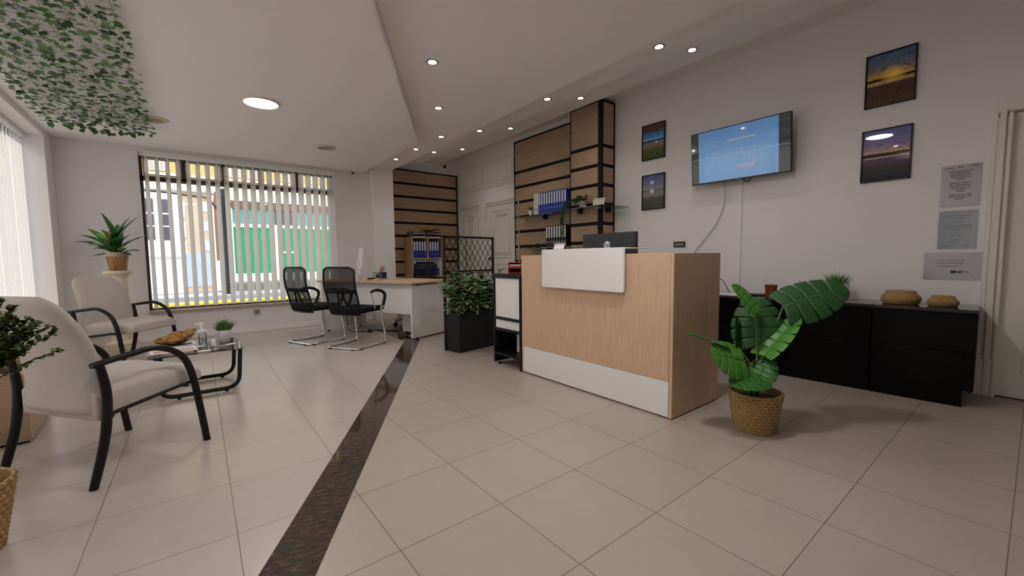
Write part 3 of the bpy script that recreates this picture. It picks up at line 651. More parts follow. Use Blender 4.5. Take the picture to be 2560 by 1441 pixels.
t=notice('wide laminated notice beside the door with two blue emblems, lowest of three',.418,.948,.295,.200,M_paper)
bars(MB(),[(-.085,.066,.047,.004),(-.08,.06,.030,.003),(-.083,.06,.022,.003),(-.08,.055,.004,.003),(-.058,.03,-.004,.003),(-.122,-.104,-.046,.0025),(.056,.085,-.038,.004),(.056,.10,-.047,.003)]).build('print_lines',M_ink,t)
MB().box((-.002,-.051,.0012),(.028,-.033,.0018)).build('emblem',P('emblem_navy',(.008,.03,.13),.5),t)
MB().box((.034,-.052,.0012),(.052,-.034,.0018)).build('emblem',P('emblem_blue',(.02,.11,.32),.5),t)
m=MB()
for k in range(12): a=k*R(30); m.box((.013+.006*math.cos(a)-.0006,-.042+.006*math.sin(a)-.0006,.0018),(.013+.006*math.cos(a)+.0006,-.042+.006*math.sin(a)+.0006,.0020))
m.box((.0422,-.048,.0018),(.0438,-.037,.0020)).box((.039,-.0425,.0018),(.047,-.041,.0020)); m.build('emblem_mark',P('emblem_pale',(.4,.5,.6),.5),t)
# ---- television
TVM=WALLR@Matrix.Rotation(R(5),4,'X')
t=thing('television','wall mounted black flat television showing a pale blue slide','television',(4.425,1.943,2.083),0,None,TVM)
MB().prism(rrect(-.475,-.270,.475,.270,.006),-.035,0).build('housing',M_black,t,bevel=.003)
m=MB(); m.box((-.475,-.270,0),(-.468,.270,.004)).box((.468,-.270,0),(.475,.270,.004)).box((-.475,.263,0),(.475,.270,.004)).box((-.475,-.270,0),(.475,-.256,.004)); m.build('bezel',P('gloss_black',(.01,.01,.01),.12),t)
b=NB('screen_off'); b.set(Base_Color=(.012,.012,.014),Roughness=.06,Coat_Weight=1,Coat_Roughness=.03,Emission_Color=(.25,.27,.3),Emission_Strength=.05); MATS['screen_off']=b.m
MB().box((-.468,-.256,-.001),(.468,.263,.0015)).build('screen',b.m,t)
b=NB('screen_slide'); x,y,_=b.sep(b.co()); f=b.math('ADD',b.math('MULTIPLY',y,1.9),.5); b.set(Base_Color=(.02,.03,.04),Roughness=.06,Coat_Weight=1,Coat_Roughness=.03,Emission_Color=b.ramp(f,[(0,(.060,.125,.225)),(.5,(.068,.135,.24)),(.8,(.045,.10,.19)),(1,(.036,.082,.17))]),Emission_Strength=1.0)
MB().box((-.395,-.256,.0012),(.372,.263,.002)).build('slide',b.m,t)
M_st=EMIT('slide_text',(.012,.025,.05),1); M_sr=EMIT('slide_red',(.12,.05,.09),1)
for p,(s,yy,wd_) in enumerate((('Somos Gestoría Colaboradora de',.028,.575),('las Administraciones Públicas',-.037,.50))): text('slide_line',s,.046,M_st,t,(-.015,yy,.0036),width=wd_)
MB().lathe([(.026,0),(.029,0),(.029,.0006),(.026,.0006),(.026,0)],(-.235,.125,.003),40,cap0=False,cap1=False).build('slide_logo',M_st,t)
bars(MB(),[(-.10,.17,.130,.014)]).build('slide_heading',M_st,t).location=(0,0,.0009)
bars(MB(),[(.03,.17,-.128,.009),(.03,.17,-.148,.009),(.0,.022,-.138,.026)]).build('slide_stamp',M_sr,t).location=(0,0,.0009)
bars(MB(),[(.175,.31,-.148,.007),(.10,.22,-.172,.007)]).build('slide_caption',M_st,t).location=(0,0,.0009)
MB().box((-.02,-.266,.004),(.025,-.259,.0048)).build('badge',P('badge_grey',(.3,.3,.31),.4),t)
m=MB(); m.box((-.12,-.15,-.05),(.12,.12,-.035)).box((-.1,-.1,-.135),(-.07,.1,-.05)).box((.07,-.1,-.135),(.1,.1,-.05)); m.build('wall_bracket',M_black,t)
m=MB(); m.tube(bez([(.06,-.25,-.02),(.05,-.285,-.03),(.09,-.30,-.04),(.12,-.26,-.03)],6),.004,8); m.build('hanging_lead',M_black,t)
tag(MB().tube(bez([(4.50,2.11,1.86),(4.53,2.11,1.78),(4.56,2.12,1.62),(4.565,2.20,1.40),(4.57,2.36,1.19),(4.572,2.46,1.05),(4.572,2.50,.80),(4.56,2.50,.67)],8),.0045,8).build('television_cable',P('cable_grey',(.55,.54,.54),.5)),'thin pale cable hanging in a loose curve below the television','cable')
t=thing('cable_trunking','straight white cable trunking on the wall from the television down to the sideboard','cable trunking')
MB().box((4.567,1.945,.668),(4.5795,1.958,1.84)).build('cover',M_whitep,t,bevel=.002)
m=MB(); m.tube(bez([(4.572,1.951,1.83),(4.55,1.951,1.87),(4.49,1.93,1.88)],5),.004,8); m.build('lead',M_black,t)
t=thing('wall_socket_plate','black and grey socket plate on the right wall behind the counter','socket',(XR-.001,2.633,1.182),0,None,WALLR)
MB().prism(rrect(-.072,-.033,.072,.033,.004),0,.009).build('plate',M_black,t,bevel=.002); MB().box((-.056,-.018,.009),(.056,.018,.0105)).build('insert',P('socket_grey',(.20,.20,.20),.4),t)
t=thing('wall_outlet','small beige power outlet low on the wall under the far window','socket',(.815,YF-.001,.287)); mt=P('outlet_beige',(.42,.36,.29),.4)
MB().box((-.040,-.010,-.040),(.040,0,.040)).build('plate',mt,t,bevel=.003); MB().lathe([(.021,0),(.019,.004),(.001,.004)],n=24).build('socket',P('outlet_dark',(.13,.11,.09),.5),t).matrix_local=Matrix.Translation((0,-.010,0))@Matrix.Rotation(R(90),4,'X')
t=thing('security_camera','small black dome camera high in the corner above the white doors','camera',(4.27,7.639,2.905)); m=MB().ball((0,-.045,0),.032); m.build('dome',M_black,t); MB().cyl((0,0,.01),(0,-.035,.01),.024,n=20).build('mount',M_whitep,t)
t=thing('motion_sensor','tiny black sensor on the wall beside the far window top','sensor',(2.285,YF-.001,2.468)); MB().box((-.018,-.02,-.03),(.012,0,.03)).build('body',M_whitep,t,bevel=.004); MB().ball((-.012,-.022,0),.018).build('lens',M_black,t)
# ---- glass shelves on the cladding
def gshelf(label,poly,z,brk):
    t=thing('glass_shelf',label,'shelf',(0,0,z))
    MB().prism(poly,0,.010).build('glass_plate',M_shelfg,t,bevel=.001,smooth=False)
    for x,y,ax in brk:
        m=MB()
        if ax=='x': m.box((x-.07,y-.018,-.045),(x,y+.018,.0105)).box((x-.085,y-.03,-.008),(x-.02,y+.03,0))
        else: m.box((x-.018,y-.07,-.045),(x+.018,y,.0105))
        m.build('bracket',M_black,t,bevel=.003)
ZS=1.685
gshelf('long upper glass shelf on the oak cladding, holding blue binders',[(4.24,4.13),(4.526,4.13),(4.526,5.36),(4.24,5.36)],ZS,[(4.526,4.85,'x')])
gshelf('corner glass shelf wrapping the boxed pillar, with a trailing plant',[(4.04,4.10),(4.286,4.10),(4.286,3.566),(4.55,3.566),(4.55,3.32),(4.04,3.32)],ZS-.01,[(4.289,3.90,'x'),(4.40,3.569,'y')])
gshelf('lower glass shelf on the oak cladding, holding black binders',[(4.24,3.9),(4.286,3.9),(4.286,4.38),(4.526,4.38),(4.526,5.21),(4.24,5.21)],1.186,[(4.526,4.75,'x')])
# ---- lever arch files
M_blue=P('binder_blue',(.014,.042,.33),.45); M_bk=P('binder_black',(.014,.014,.015),.5); M_wh=P('binder_white',(.66,.65,.63),.5); M_lab=P('binder_label',(.68,.68,.74),.6); M_hole=P('ring_steel',(.6,.6,.62),.25,.8); M_dk=P('hole_dark',(.01,.01,.01),.6)
def binder(mat,lab,w=.052,h=.315,d=.27):
    """spine faces -X locally; stands at origin, y = width"""
    t=thing('lever_arch_file','x','binder')
    m=MB(); m.box((0,.002,0),(.0035,w-.002,h)).box((.0035,.002,0),(d,.0045,h)).box((.0035,w-.0045,0),(d,w-.002,h)); m.build('cover',mat,t,bevel=.001)
    MB().box((.02,.007,.01),(d-.012,w-.007,h-.012)).build('paper_block',P('paper',(.8,.8,.78),.6),t)
    if lab: MB().box((-.0012,.011,h*.44),(0,w-.011,h*.96)).build('label',M_lab,t)
    g=MB().lathe([(.008,0),(.0115,0),(.0115,.001),(.008,.001)],n=20,cap0=False,cap1=False).build('finger_ring',M_hole if lab else M_dk,t); g.matrix_local=Matrix.Translation((-.0005,w/2,h*.24))@Matrix.Rotation(R(-90),4,'Y')
    return t
pb=binder(M_blue,True); pw=binder(M_wh,False); pk=binder(M_bk,True); used=set()
def putb(proto,x,y,z,rz,label,group):
    if proto not in used: used.add(proto); proto.location=(x,y,z); proto.rotation_euler=(0,0,rz); proto['label']=label; proto['group']=group; return proto
    return dup(proto,(x,y,z),rz,label,group)
ZB=ZS+.0112
for k in range(11): putb(pb,4.255,4.155+(10-k)*.0535,ZB,0,f'{ORD[k]} blue lever arch file from the left on the upper glass shelf','blue files on the upper glass shelf')
for k in range(2): putb(pw,4.255,4.155+(12-k)*.0535,ZB,0,f'white lever arch file on the upper glass shelf, {["leftmost","next to the blue files"][k]}','white files on the upper glass shelf')
for k in range(8): putb(pk,4.26,4.165+(7-k)*.0535,1.1965,0,f'{ORD[k]} black lever arch file from the left on the lower glass shelf','black files on the lower glass shelf')
grass_pot('potted_cactus','tiny spiky plant in a white pot at the left end of the upper glass shelf',(4.315,4.985,ZB),.038,.085,.11,M_potw,26,.0045)
t=thing('leaflet_stand','white card with small emblems propped on the corner glass shelf','card stand',(4.11,3.09+.0,0)); t.location=(4.07,3.425,ZS+.0005); t.rotation_euler=(0,0,R(14))
MB().prism([(-.004,0),(0,0),(.028,.088),(.024,.088)],-.075,.075,Matrix(((1,0,0,0),(0,0,-1,0),(0,1,0,0),(0,0,0,1)))).build('card',P('card_cream',(.72,.68,.60),.5),t)
MB().box((0,-.07,0),(.05,.07,.004)).build('foot',P('card_cream',(.72,.68,.60),.5),t)
m=MB()
for a,bq in ((-.045,.068),(0,.068),(.045,.070),(-.045,.040),(0,.040),(.045,.042),(-.03,.014),(.03,.014)): m.box((-.006+.32*bq,a-.010,bq-.005),(-.003+.32*bq,a+.010,bq+.004))
m.build('emblems',P('emblem_dark',(.10,.05,.04),.6),t)
# trailing plant
t=thing('trailing_plant','bushy trailing plant in a pale pot, hanging over the corner glass shelf','potted plant',(4.20,3.80,ZS+.0008))
MB().lathe([(.042,0),(.058,.095),(.060,.10),(.053,.10),(.05,.08),(.001,.08)],n=30).build('pot',P('pot_sand',(.52,.50,.40),.6),t)
m=MB(); mst=MB()
for s in range(16):
    if s<10: pts=bez([(0,0,.09),(rnd(-.09,.03),rnd(-.08,.09),rnd(.12,.17)),(rnd(-.15,-.02),rnd(-.02,.16),rnd(.02,.12))],6)
    else: pts=bez([(0,.02,.09),(-.08,.09+rnd(-.02,.03),.12),(-.17+rnd(-.012,.01),.17+rnd(-.03,.03),.05),(-.185+rnd(-.02,.02),.19+rnd(-.03,.03),-.12),(-.185+rnd(-.03,.02),.19+rnd(-.03,.02),rnd(-.36,-.16))],9)
    mst.tube(pts,.0015,5)
    for i,p in enumerate(pts[2:]):
        for q in range(3):
            a=rnd(0,6.28); leaf_strip(m,p,p+Vector((math.cos(a)*.030,math.sin(a)*.030,rnd(-.018,.014))),.011,(0,0,1),.08,3)
m.build('foliage',P('leaf_ivy',(.15,.25,.09),.5,var=.3,vs=30),t); mst.build('stems',M_leafd,t)
for k,(y,r,l) in enumerate(((4.845,.036,'larger dark round trinket on the lower glass shelf'),(5.03,.018,'smaller dark round trinket on the lower glass shelf, far end'))):
    t=thing('trinket',l,'ornament',(4.33,y,1.1965)); m=MB().lathe([(r*.8,0),(r*1.05,r*.4),(r*1.05,r*1.1),(r*.6,r*1.7),(.001,r*1.8)],n=20); m.build('body',M_blackm,t)
    if k==0: MB().ball((.0,-.045,.02),.02).build('handle',M_blackm,t)
t=thing('light_switch','small pale double switch on the oak cladding, just above the counter','switch',(4.529,5.13,1.06),0,None,WALLR); MB().prism(rrect(-.03,-.06,.03,.06,.005),0,.008).build('plate',P('switch_pink',(.42,.30,.26),.4),t,bevel=.002); MB().box((-.02,-.045,.008),(.02,-.005,.010)).build('rocker',P('switch_pink',(.42,.30,.26),.4),t)
# ---- black shelving unit beside the counter
t=thing('shelf_unit','narrow black framed shelf unit with white drawers, between planter and counter','shelf unit',(2.385,2.908,0))
W=.425; D=.40
MB().box((0,W-.02,.02),(D,W,.893)).build('side_panel',M_black,t,bevel=.002)
MB().box((0,0,0),(D,.022,.875)).build('side_panel',M_black,t,bevel=.002)
MB().box((-.004,-.002,.875),(D,W+.004,.897)).build('top',P('glossy_black_top',(.02,.02,.022),.1),t,bevel=.002)
MB().box((0,.022,.855),(.02,W-.02,.875)).build('rail',M_black,t)
for z in (.462,.353): MB().box((0,.022,z-.012),(D-.02,W-.02,z+.012)).build('rail',M_black,t)
MB().box((0,.022,.10),(D-.01,W-.02,.118)).build('shelf',M_black,t)
MB().box((.012,.024,.475),(.05,W-.022,.853)).build('drawer_front',M_white,t,bevel=.002)
MB().box((.012,.024,.366),(.05,W-.022,.449)).build('drawer_front',M_white,t,bevel=.002)
MB().box((D-.03,.022,.118),(D-.01,W-.02,.875)).build('back_panel',M_blackm,t)
MB().box((.16,.024,.119),(D-.04,.26,.335)).build('storage_box',M_white,t,bevel=.003)
for y in (W-.06,): MB().cyl((.03,y,0),(.03,y,.022),.014,n=12).build('foot',M_black,t)
# red tray on it
t=thing('letter_tray','small red desk tray on top of the black shelf unit','letter tray',(2.56,3.11,.8975)); mr=P('red_plastic',(.34,.012,.008),.35)
m=MB(); m.box((0,0,0),(.24,.006,.105)).box((0,.194,0),(.24,.20,.105)).box((.001,.006,.001),(.239,.194,.006)).box((.001,.006,.098),(.239,.194,.104)).box((.234,.006,.006),(.239,.194,.098)); m.build('case',mr,t,bevel=.002)
MB().box((-.004,.008,.045),(.23,.192,.066)).build('drawer',mr,t,bevel=.002); MB().box((.01,.012,.07),(.22,.188,.082)).build('paper_stack',P('paper',(.8,.8,.78),.6),t)
m=MB(); m.tube(bez([(.1,.10,.105),(.1,.15,.125),(.1,.20,.115)],5),.004,6); m.cyl((.12,.06,.105),(.12,.06,.16),.003,n=8); m.build('pen',M_black,t)
# ---- rattan planter with trellis
t=thing('trellis_planter','black rattan box planter with a tall lattice screen and variegated bushy plant','planter',(2.291,4.165,0),R(9.5))
LP=.80; DP=-.262
mrt=NB('black_rattan'); x,y,z=mrt.sep(mrt.co()); bz=mrt.math('SINE',mrt.math('MULTIPLY',z,330)); bx_=mrt.math('SINE',mrt.math('MULTIPLY',mrt.math('ADD',x,y),200)); wv=mrt.math('MULTIPLY',bz,bx_)
mrt.set(Base_Color=mrt.ramp(wv,[(.2,(.003,.003,.004)),(.9,(.012,.012,.014))]),Roughness=.45,Specular_IOR_Level=.35); mrt.bump(wv,.5,.004); M_rt=mrt.m
m=MB(); a=.012
m.add([(a,DP+a,0),(LP-a,DP+a,0),(LP-a,-a,0),(a,-a,0),(0,DP,.44),(LP,DP,.44),(LP,0,.44),(0,0,.44)],[(0,3,2,1),(0,1,5,4),(1,2,6,5),(2,3,7,6),(3,0,4,7)]); m.build('box',M_rt,t,smooth=False)
m=MB(); m.box((-.004,DP-.004,.425),(LP+.004,DP+.012,.445)).box((-.004,-.012,.425),(LP+.004,.004,.445)).box((-.004,DP,.425),(.012,0,.445)).box((LP-.012,DP,.425),(LP+.004,0,.445)); m.build('rim',M_rt,t,bevel=.003)
MB().box((.012,DP+.012,.37),(LP-.012,-.012,.40)).build('soil',M_soil,t)
m=MB(); zt=1.305
for x in (0,LP-.022): m.box((x,-.02,.0),(x+.022,.004,zt))
m.box((0,-.02,zt-.022),(LP,.004,zt)).box((0,-.02,.885),(LP,.004,.905)).box((0,-.016,.868),(LP,.0,.876)); m.box((.338,-.014,.44),(.345,-.006,zt)); m.build('trellis_frame',M_black,t,bevel=.002)
m=MB(); sl=1.5; ya,yb=.45,zt-.02
for s in (1,-1):
    for k in range(-8,11):
        xa=k*.086; xb=xa+(yb-ya)/sl
        if s<0: xa,xb=LP-xa,LP-xb
        pa=Vector((xa,ya)); pb2=Vector((xb,yb)); dxx=pb2.x-pa.x; q0,q1=sorted(((.02-pa.x)/dxx,(LP-.02-pa.x)/dxx)); q0=max(q0,0); q1=min(q1,1)
        if q1-q0>.02:
            A=pa.lerp(pb2,q0);B=pa.lerp(pb2,q1); yy=-.012 if s>0 else -.006; m.tube([(A.x,yy,A.y),(B.x,yy,B.y)],.0038,5)
m.build('lattice',M_black,t)
m=MB(); ms_=MB()
for s in range(64):
    b0=Vector((LP*rnd(.06,.97)**1.25,rnd(DP+.05,-.05),.40)); out=Vector((rnd(-1,1)+(b0.x-LP/2)*1.9,rnd(-1,.6)+(b0.y-DP/2)*3,0)); h=rnd(.08,.50)
    e=b0+out*rnd(.07,.16)+Vector((0,0,h)); pts=bez([b0,b0.lerp(e,.5)+Vector((0,0,.06)),e],6); ms_.tube(pts,.003,5)
    for i,p in enumerate(pts[2:]):
        for q in range(2):
            a=rnd(0,6.28); dr=Vector((math.cos(a),math.sin(a),rnd(-.25,.55))); L=rnd(.08,.125)
            tp=p+dr*L
            if tp.y>-.025: tp.y=-.025
            if p.y>-.03: continue
            m.cur=0; 
            wf=lambda t:math.sin(math.pi*t**.7)**.9
            leaf_strip(m,p,tp,L*.26,(0,0,1),.10,6,wf,.10)
            if rnd(0,1)<.72:
                m.cur=1; off=Vector((0,0,.0012))   # pale margin: a slightly larger leaf just below
                leaf_strip(m,p-off,tp+dr*.004-off,L*.26+.0065,(0,0,1),.10,6,wf,.10)
for v in m.v: pass
m.build('foliage',[P('ruscus_green',(.045,.17,.04),.4,var=.3,vs=20),P('ruscus_margin',(.72,.78,.55),.5)],t); ms_.build('stems',P('stem_tan',(.25,.19,.08),.6),t)
# ---- work desk by the window
F0=(2.255,4.934,0); RD=R(21)
t=thing('work_desk','light oak topped office desk with white panels, near the far window','desk',F0,RD)
top=[(-.03,-.03),(.80,-.03),(.80,1.70),(-.17,1.70)]+[tuple(p)[:2] for p in bez([(-.17,1.62,0),(-.13,1.40,0),(-.05,1.05,0),(-.03,.75,0)],6)]
MB().prism(top,.722,.747).build('desk_top',M_desky,t,bevel=.002)
MB().box((0,0,.022),(.74,.026,.706)).build('end_panel',M_white,t,bevel=.002)
MB().box((-.15,1.60,.022),(.60,1.64,.715)).build('end_panel',M_white,t,bevel=.002)
MB().box((.03,.027,.325),(.048,1.60,.715)).build('modesty_panel',M_white,t,bevel=.002)
for x,y in ((.1,.013),(.65,.013),(-.05,1.62),(.5,1.62)): MB().cyl((x,y,0),(x,y,.024),.016,n=12).build('foot',M_black,t)
m=MB(); 
for x in (.1,.6): m.box((x-.03,-.005,.70),(x+.03,.03,.722))
m.build('top_spacer',M_chrome,t)
MB().box((.24,.06,.05),(.76,.42,.62)).build('drawer_pedestal',M_white,t,bevel=.003)
for x,y in ((.28,.1),(.72,.1),(.28,.38),(.72,.38)): MB().cyl((x,y,0),(x,y,.05),.018,n=12).build('castor',M_black,t)
m=MB().lathe([(.009,0),(.009,.003),(.001,.003)],n=14); o=m.build('lock',M_black,t); o.matrix_local=Matrix.Translation((-.06,1.5995,.665))@Matrix.Rotation(R(90),4,'X')
def dloc(x,y,z=.7475): return (F0[0]+x*math.cos(RD)-y*math.sin(RD),F0[1]+x*math.sin(RD)+y*math.cos(RD),z)
t=thing('all_in_one_computer','white desktop computer seen edge on at the far end of the desk','computer',dloc(.265,1.27),R(-13))
MB().box((-.10,-.10,0),(.10,.10,.010)).build('base',M_white,t,bevel=.004)
MB().prism([(-.03,.01),(.0,.01),(-.02,.28),(-.045,.28)],-.05,.05,Matrix(((1,0,0,0),(0,0,-1,0),(0,1,0,0),(0,0,0,1)))).build('stand',M_white,t,bevel=.002)
MB().prism([(-.026,.15),(-.0,.15),(.030,.47),(.012,.47)],-.26,.26,Matrix(((1,0,0,0),(0,0,-1,0),(0,1,0,0),(0,0,0,1)))).build('display',M_white,t,bevel=.003)
t=thing('tissue_box','cream cardboard box on the desk next to the white computer','box',dloc(.06,1.07),RD+.2); MB().box((-.04,-.04,0),(.04,.04,.085)).build('body',P('cream_card',(.66,.60,.50),.6),t,bevel=.003); MB().box((-.02,-.01,.083),(.02,.01,.087)).build('slot',P('card_dark',(.2,.18,.15),.7),t)
t=thing('paper_bundle','loose stack of papers and a dark stapler beside the pen pot','papers',dloc(.33,.97),RD)
for k in range(3): MB().box((-.13,-.10,.004*k),(.10,.11,.004*k+.0035),Matrix.Rotation(.15*k,4,'Z')).build('sheet',P('paper_warm',(.62,.55,.46),.6),t)
MB().box((-.15,.02,.012),(-.05,.06,.032)).build('stapler',M_black,t,bevel=.005)
t=thing('pen_pot','dark blue square pen pot holding red handled scissors','pen pot',dloc(.60,1.18),R(20)); mb=P('pen_pot_blue',(.02,.03,.075),.4)
m=MB(); s=.042
m.box((-s,-s,0),(s,s,.006)).box((-s,-s,0),(-s+.003,s,.10)).box((s-.003,-s,0),(s,s,.10)).box((-s,-s,0),(s,-s+.003,.10)).box((-s,s-.003,0),(s,s,.10)); m.build('pot',mb,t,bevel=.002)
mo=P('scissor_orange',(.40,.06,.02),.4)
m=MB()
for sx in (-1,1): m.tube([(sx*.018+.018*math.cos(a),0,.155+.026*math.sin(a)) for a in [k*R(24) for k in range(15)]],.0055,8,closed=True)
m.build('scissor_handles',mo,t); m=MB(); m.box((-.007,-.002,.02),(.007,.002,.135)); m.build('scissor_blades',M_chrome,t)
for k in range(4): MB().cyl((-.025+.006*k,.02,.01),(-.036+.006*k,.02+.004*k,.13+.006*k),.0035,n=8).build('pencil',[M_black,M_whitep,MATS['pen_pot_blue'],mo][k],t)
t=thing('acrylic_holder','clear holder with yellow slips on the desk behind the pen pot','holder',dloc(.86,1.45),RD); my_=P('yellow_slip',(.50,.42,.05),.5)
t.location=dloc(.70,1.42)
m=MB(); m.box((-.05,-.03,0),(.05,.03,.004)).box((-.05,.027,0),(.05,.03,.09)).box((-.05,-.03,0),(.05,-.027,.06)).box((-.05,-.03,0),(-.047,.03,.08)).box((.047,-.03,0),(.05,.03,.08)); m.build('tray',M_clear,t); MB().box((-.044,-.024,.004),(.044,.02,.04)).build('slips',my_,t); MB().box((-.044,.0,.04),(.044,.018,.075)).build('slips',P('cream_card',(.66,.60,.50),.6),t)
tag(MB().box((-.15,-.2,0),(.15,.2,.006)).build('desk_pad',P('desk_pad',(.50,.40,.30),.6)),'flat pale pad lying at the user side of the desk','desk pad'); o=bpy.data.objects['desk_pad']; o.location=dloc(.62,.55); o.rotation_euler=(0,0,RD)
tag(MB().tube(bez([dloc(.12,1.5,.6),dloc(.1,1.42,.3),dloc(.05,1.30,.03),dloc(.12,1.12,.008),dloc(.3,1.0,.008),dloc(.42,.7,.008),dloc(.62,.60,.03),dloc(.70,.66,.008)],8),.006,8).build('power_cable',M_black),'tangled black power lead trailing on the floor under the desk','cable')
t=thing('power_strip','black multi socket adapter on its lead under the desk','power strip',dloc(.2,1.04,0),RD+.9); MB().box((-.09,-.025,0),(.09,.025,.04)).build('body',M_black,t,bevel=.006); MB().box((-.07,-.012,.039),(.07,.012,.041)).build('sockets',P('socket_grey',(.2,.2,.2),.4),t)
# ---- office chair behind the desk
t=thing('office_chair','black mesh backed swivel chair behind the work desk','office chair',(2.80,5.99,0),R(201))
MB().lathe([(.028,.12),(.028,.30),(.02,.30),(.02,.42)],n=16).build('gas_lift',M_black,t)
for k in range(5):
    a=R(72*k+20); d=Vector((math.cos(a),math.sin(a),0)); m=MB(); m.tube([d*.02+Vector((0,0,.13)),d*.2+Vector((0,0,.115)),d*.31+Vector((0,0,.085))],[.028,.022,.016],10); lg=m.build('leg',P('leg_grey',(.40,.40,.42),.4),t)
    m=MB(); p=d*.31; q=Vector((-d.y,d.x,0))
    for sgn in (-1,1): m.cyl(p+q*.012*sgn+Vector((0,0,.032)),p+q*.028*sgn+Vector((0,0,.032)),.032,n=20)
    m.cyl(p+Vector((0,0,.03)),p+Vector((0,0,.09)),.009,n=8); m.build('castor',M_black,lg)
MB().prism(rrect(-.24,-.25,.26,.25,.08,8),.42,.49).build('seat',P('black_fabric',(.008,.008,.009),.9,spec=.2),t,bevel=.025,seg=4)
def curved_back(hw,z0,z1,xf,rr,N=14,Mz=14):
    """rounded rectangle sheet; xf(y,z)->x"""
    m=MB(); g=[]
    for j in range(Mz+1):
        z=z0+(z1-z0)*j/Mz; e=min(z-z0,z1-z); k=1-(rr-math.sqrt(max(0,rr*rr-(rr-min(e,rr))**2)))/hw
        for i in range(N+1): y=hw*k*(2*i/N-1); g.append((xf(y,z),y,z))
    m.add(g,[(j*(N+1)+i,j*(N+1)+i+1,(j+1)*(N+1)+i+1,(j+1)*(N+1)+i) for j in range(Mz) for i in range(N)])
    rim=[g[j*(N+1)] for j in range(Mz+1)]+[g[Mz*(N+1)+i] for i in range(1,N+1)]+[g[j*(N+1)+N] for j in range(Mz-1,-1,-1)]+[g[i] for i in range(N-1,0,-1)]
    return m,rim
m,rim=curved_back(.23,.56,.985,lambda y,z:-.22-.10*(z-.56)-.35*(.053-y*y)+.02,.07)
m.build('backrest',M_mesh2,t); MB().tube(rim,.013,8,closed=True).build('back_frame',M_black,t)
m=MB(); m.tube(bez([(-.05,0,.40),(-.26,0,.42),(-.265,0,.62)],6),.018,8); m.build('back_support',M_black,t)
# ---- two cantilever visitor chairs
def visitor_chair(loc,rz,label):
    t=thing('visitor_chair',label,'chair',loc,rz,'black mesh visitor chairs')
    a=.26; hw=.225; r=.0125
    loop=rpath([(.16,hw-.03,.43),(.205,hw-.015,.40),(a,hw,.013),(-a,hw,.013),(-a,-hw,.013),(a,-hw,.013),(.205,-hw+.015,.40),(.16,-hw+.03,.43)],.055,6)
    MB().tube(loop,r,12).build('sled_frame',M_chrome,t)
    for x,y in ((a-.05,hw),(a-.05,-hw),(-a+.06,hw),(-a+.06,-hw),(-a,hw-.06),(-a,-hw+.06)): MB().box((x-.022,y-.014,0),(x+.022,y+.014,.012)).build('glide',M_black,t,bevel=.003)
    MB().prism(rrect(-.21,-.225,.24,.225,.05,6),.415,.475).build('seat',P('black_fabric',(.008,.008,.009),.9,spec=.2),t,bevel=.022,seg=4,sub=0)
    xf=lambda y,z:-.205-.045*math.sin((z-.40)/.56*math.pi*1.1-.5)-.17*max(0,z-.62)+.55*y*y-.02
    m,rim=curved_back(.225,.40,.955,xf,.06,16,20)
    m.build('backrest',M_mesh,t); MB().tube(rim,.0115,8,closed=True).build('back_frame',M_black,t)
    def band(nm,z0,z1,off,w=.222): 
        q=MB(); N=12; vs=[]
        for i in range(N+1):
            y=w*(2*i/N-1); vs+=[(xf(y,z0)-off,y,z0),(xf(y,z1)-off,y,z1)]
        q.add(vs,[(2*i,2*i+2,2*i+3,2*i+1) for i in range(N)]); q.build(nm,P('black_fabric',(.008,.008,.009),.9,spec=.2),t,solid=.004)
    band('lumbar_band',.655,.70,.004); band('lower_band',.395,.505,.005)
    for s in (-1,1):
        m=MB(); m.tube([(xf(s*.10,.40)+.01,s*.13,.42),(xf(.05,.52)+.012,s*.06,.52),(xf(.03,.66)+.012,s*.025,.66)],.012,8); m.build('back_strut',M_black,t)
        y=s*.262
        arm=bez([(-.04,y,.655),(.02,y,.675),(.13,y,.665),(.205,y,.62),(.205,y,.56),(.15,y,.44)],6)
        MB().tube(arm,[.016]*8+[.019]*(len(arm)-8),10).build('armrest',M_black,t)
        m=MB(); m.cyl((-.035,y,.655),(.045,s*.24,.455),.0085,n=12); m.build('arm_post',M_chrome,t)
        m=MB().lathe([(.026,0),(.034,0),(.034,.012),(.026,.012),(.026,0)],n=28,cap0=False,cap1=False); o=m.build('arm_hub',M_whitep,t); o.matrix_local=Matrix.Translation((.135,s*.275,.445))@Matrix.Rotation(R(-90*s),4,'X')
    return t
visitor_chair((1.62,5.126,0),R(31),'black mesh cantilever chair at the desk, nearer the granite band')
visitor_chair((1.316,5.767,0),R(20),'black mesh cantilever chair at the desk, nearer the far window')
# ---- bookcase with files
BX,BY=3.345,7.24; BH=1.452; BW=.66
t=thing('bookcase','yellow oak four compartment bookcase against the back wall cladding','bookcase',(BX,BY,0))
for x in (0,BW/2-.012,BW-.022): MB().box((x,0,0),(x+.022,.36,BH-.022)).build('side_panel' if x!=BW/2-.012 else 'divider',M_book,t,bevel=.001)
MB().box((-.002,-.004,BH-.022),(BW+.002,.36,BH)).build('top_board',M_book,t,bevel=.001)
for z in (.04,.38,.72,1.06): MB().box((.022,.004,z-.022),(BW-.022,.35,z)).build('shelf',M_book,t,bevel=.001)
MB().box((.01,.35,.02),(BW-.01,.36,BH-.02)).build('back_board',M_book,t)
n=0
for (x0,z,cnt,nm) in ((.026,1.0605,5,'upper left'),(.352,1.0605,4,'upper right'),(.026,.7205,5,'lower left'),(.352,.7205,4,'lower right')):
    for k in range(cnt):
        putb(pb,BX+x0+.006+.054*(k+1),BY+.02,z,R(90),f'{ORD[k]} blue file from the left in the {nm} compartment of the oak bookcase','blue files in the oak bookcase')
putb(pw,BX+.352+.054*5+.004,BY+.02,.7205,R(90),'white lever arch file in the lower right compartment of the oak bookcase','white files in the oak bookcase')
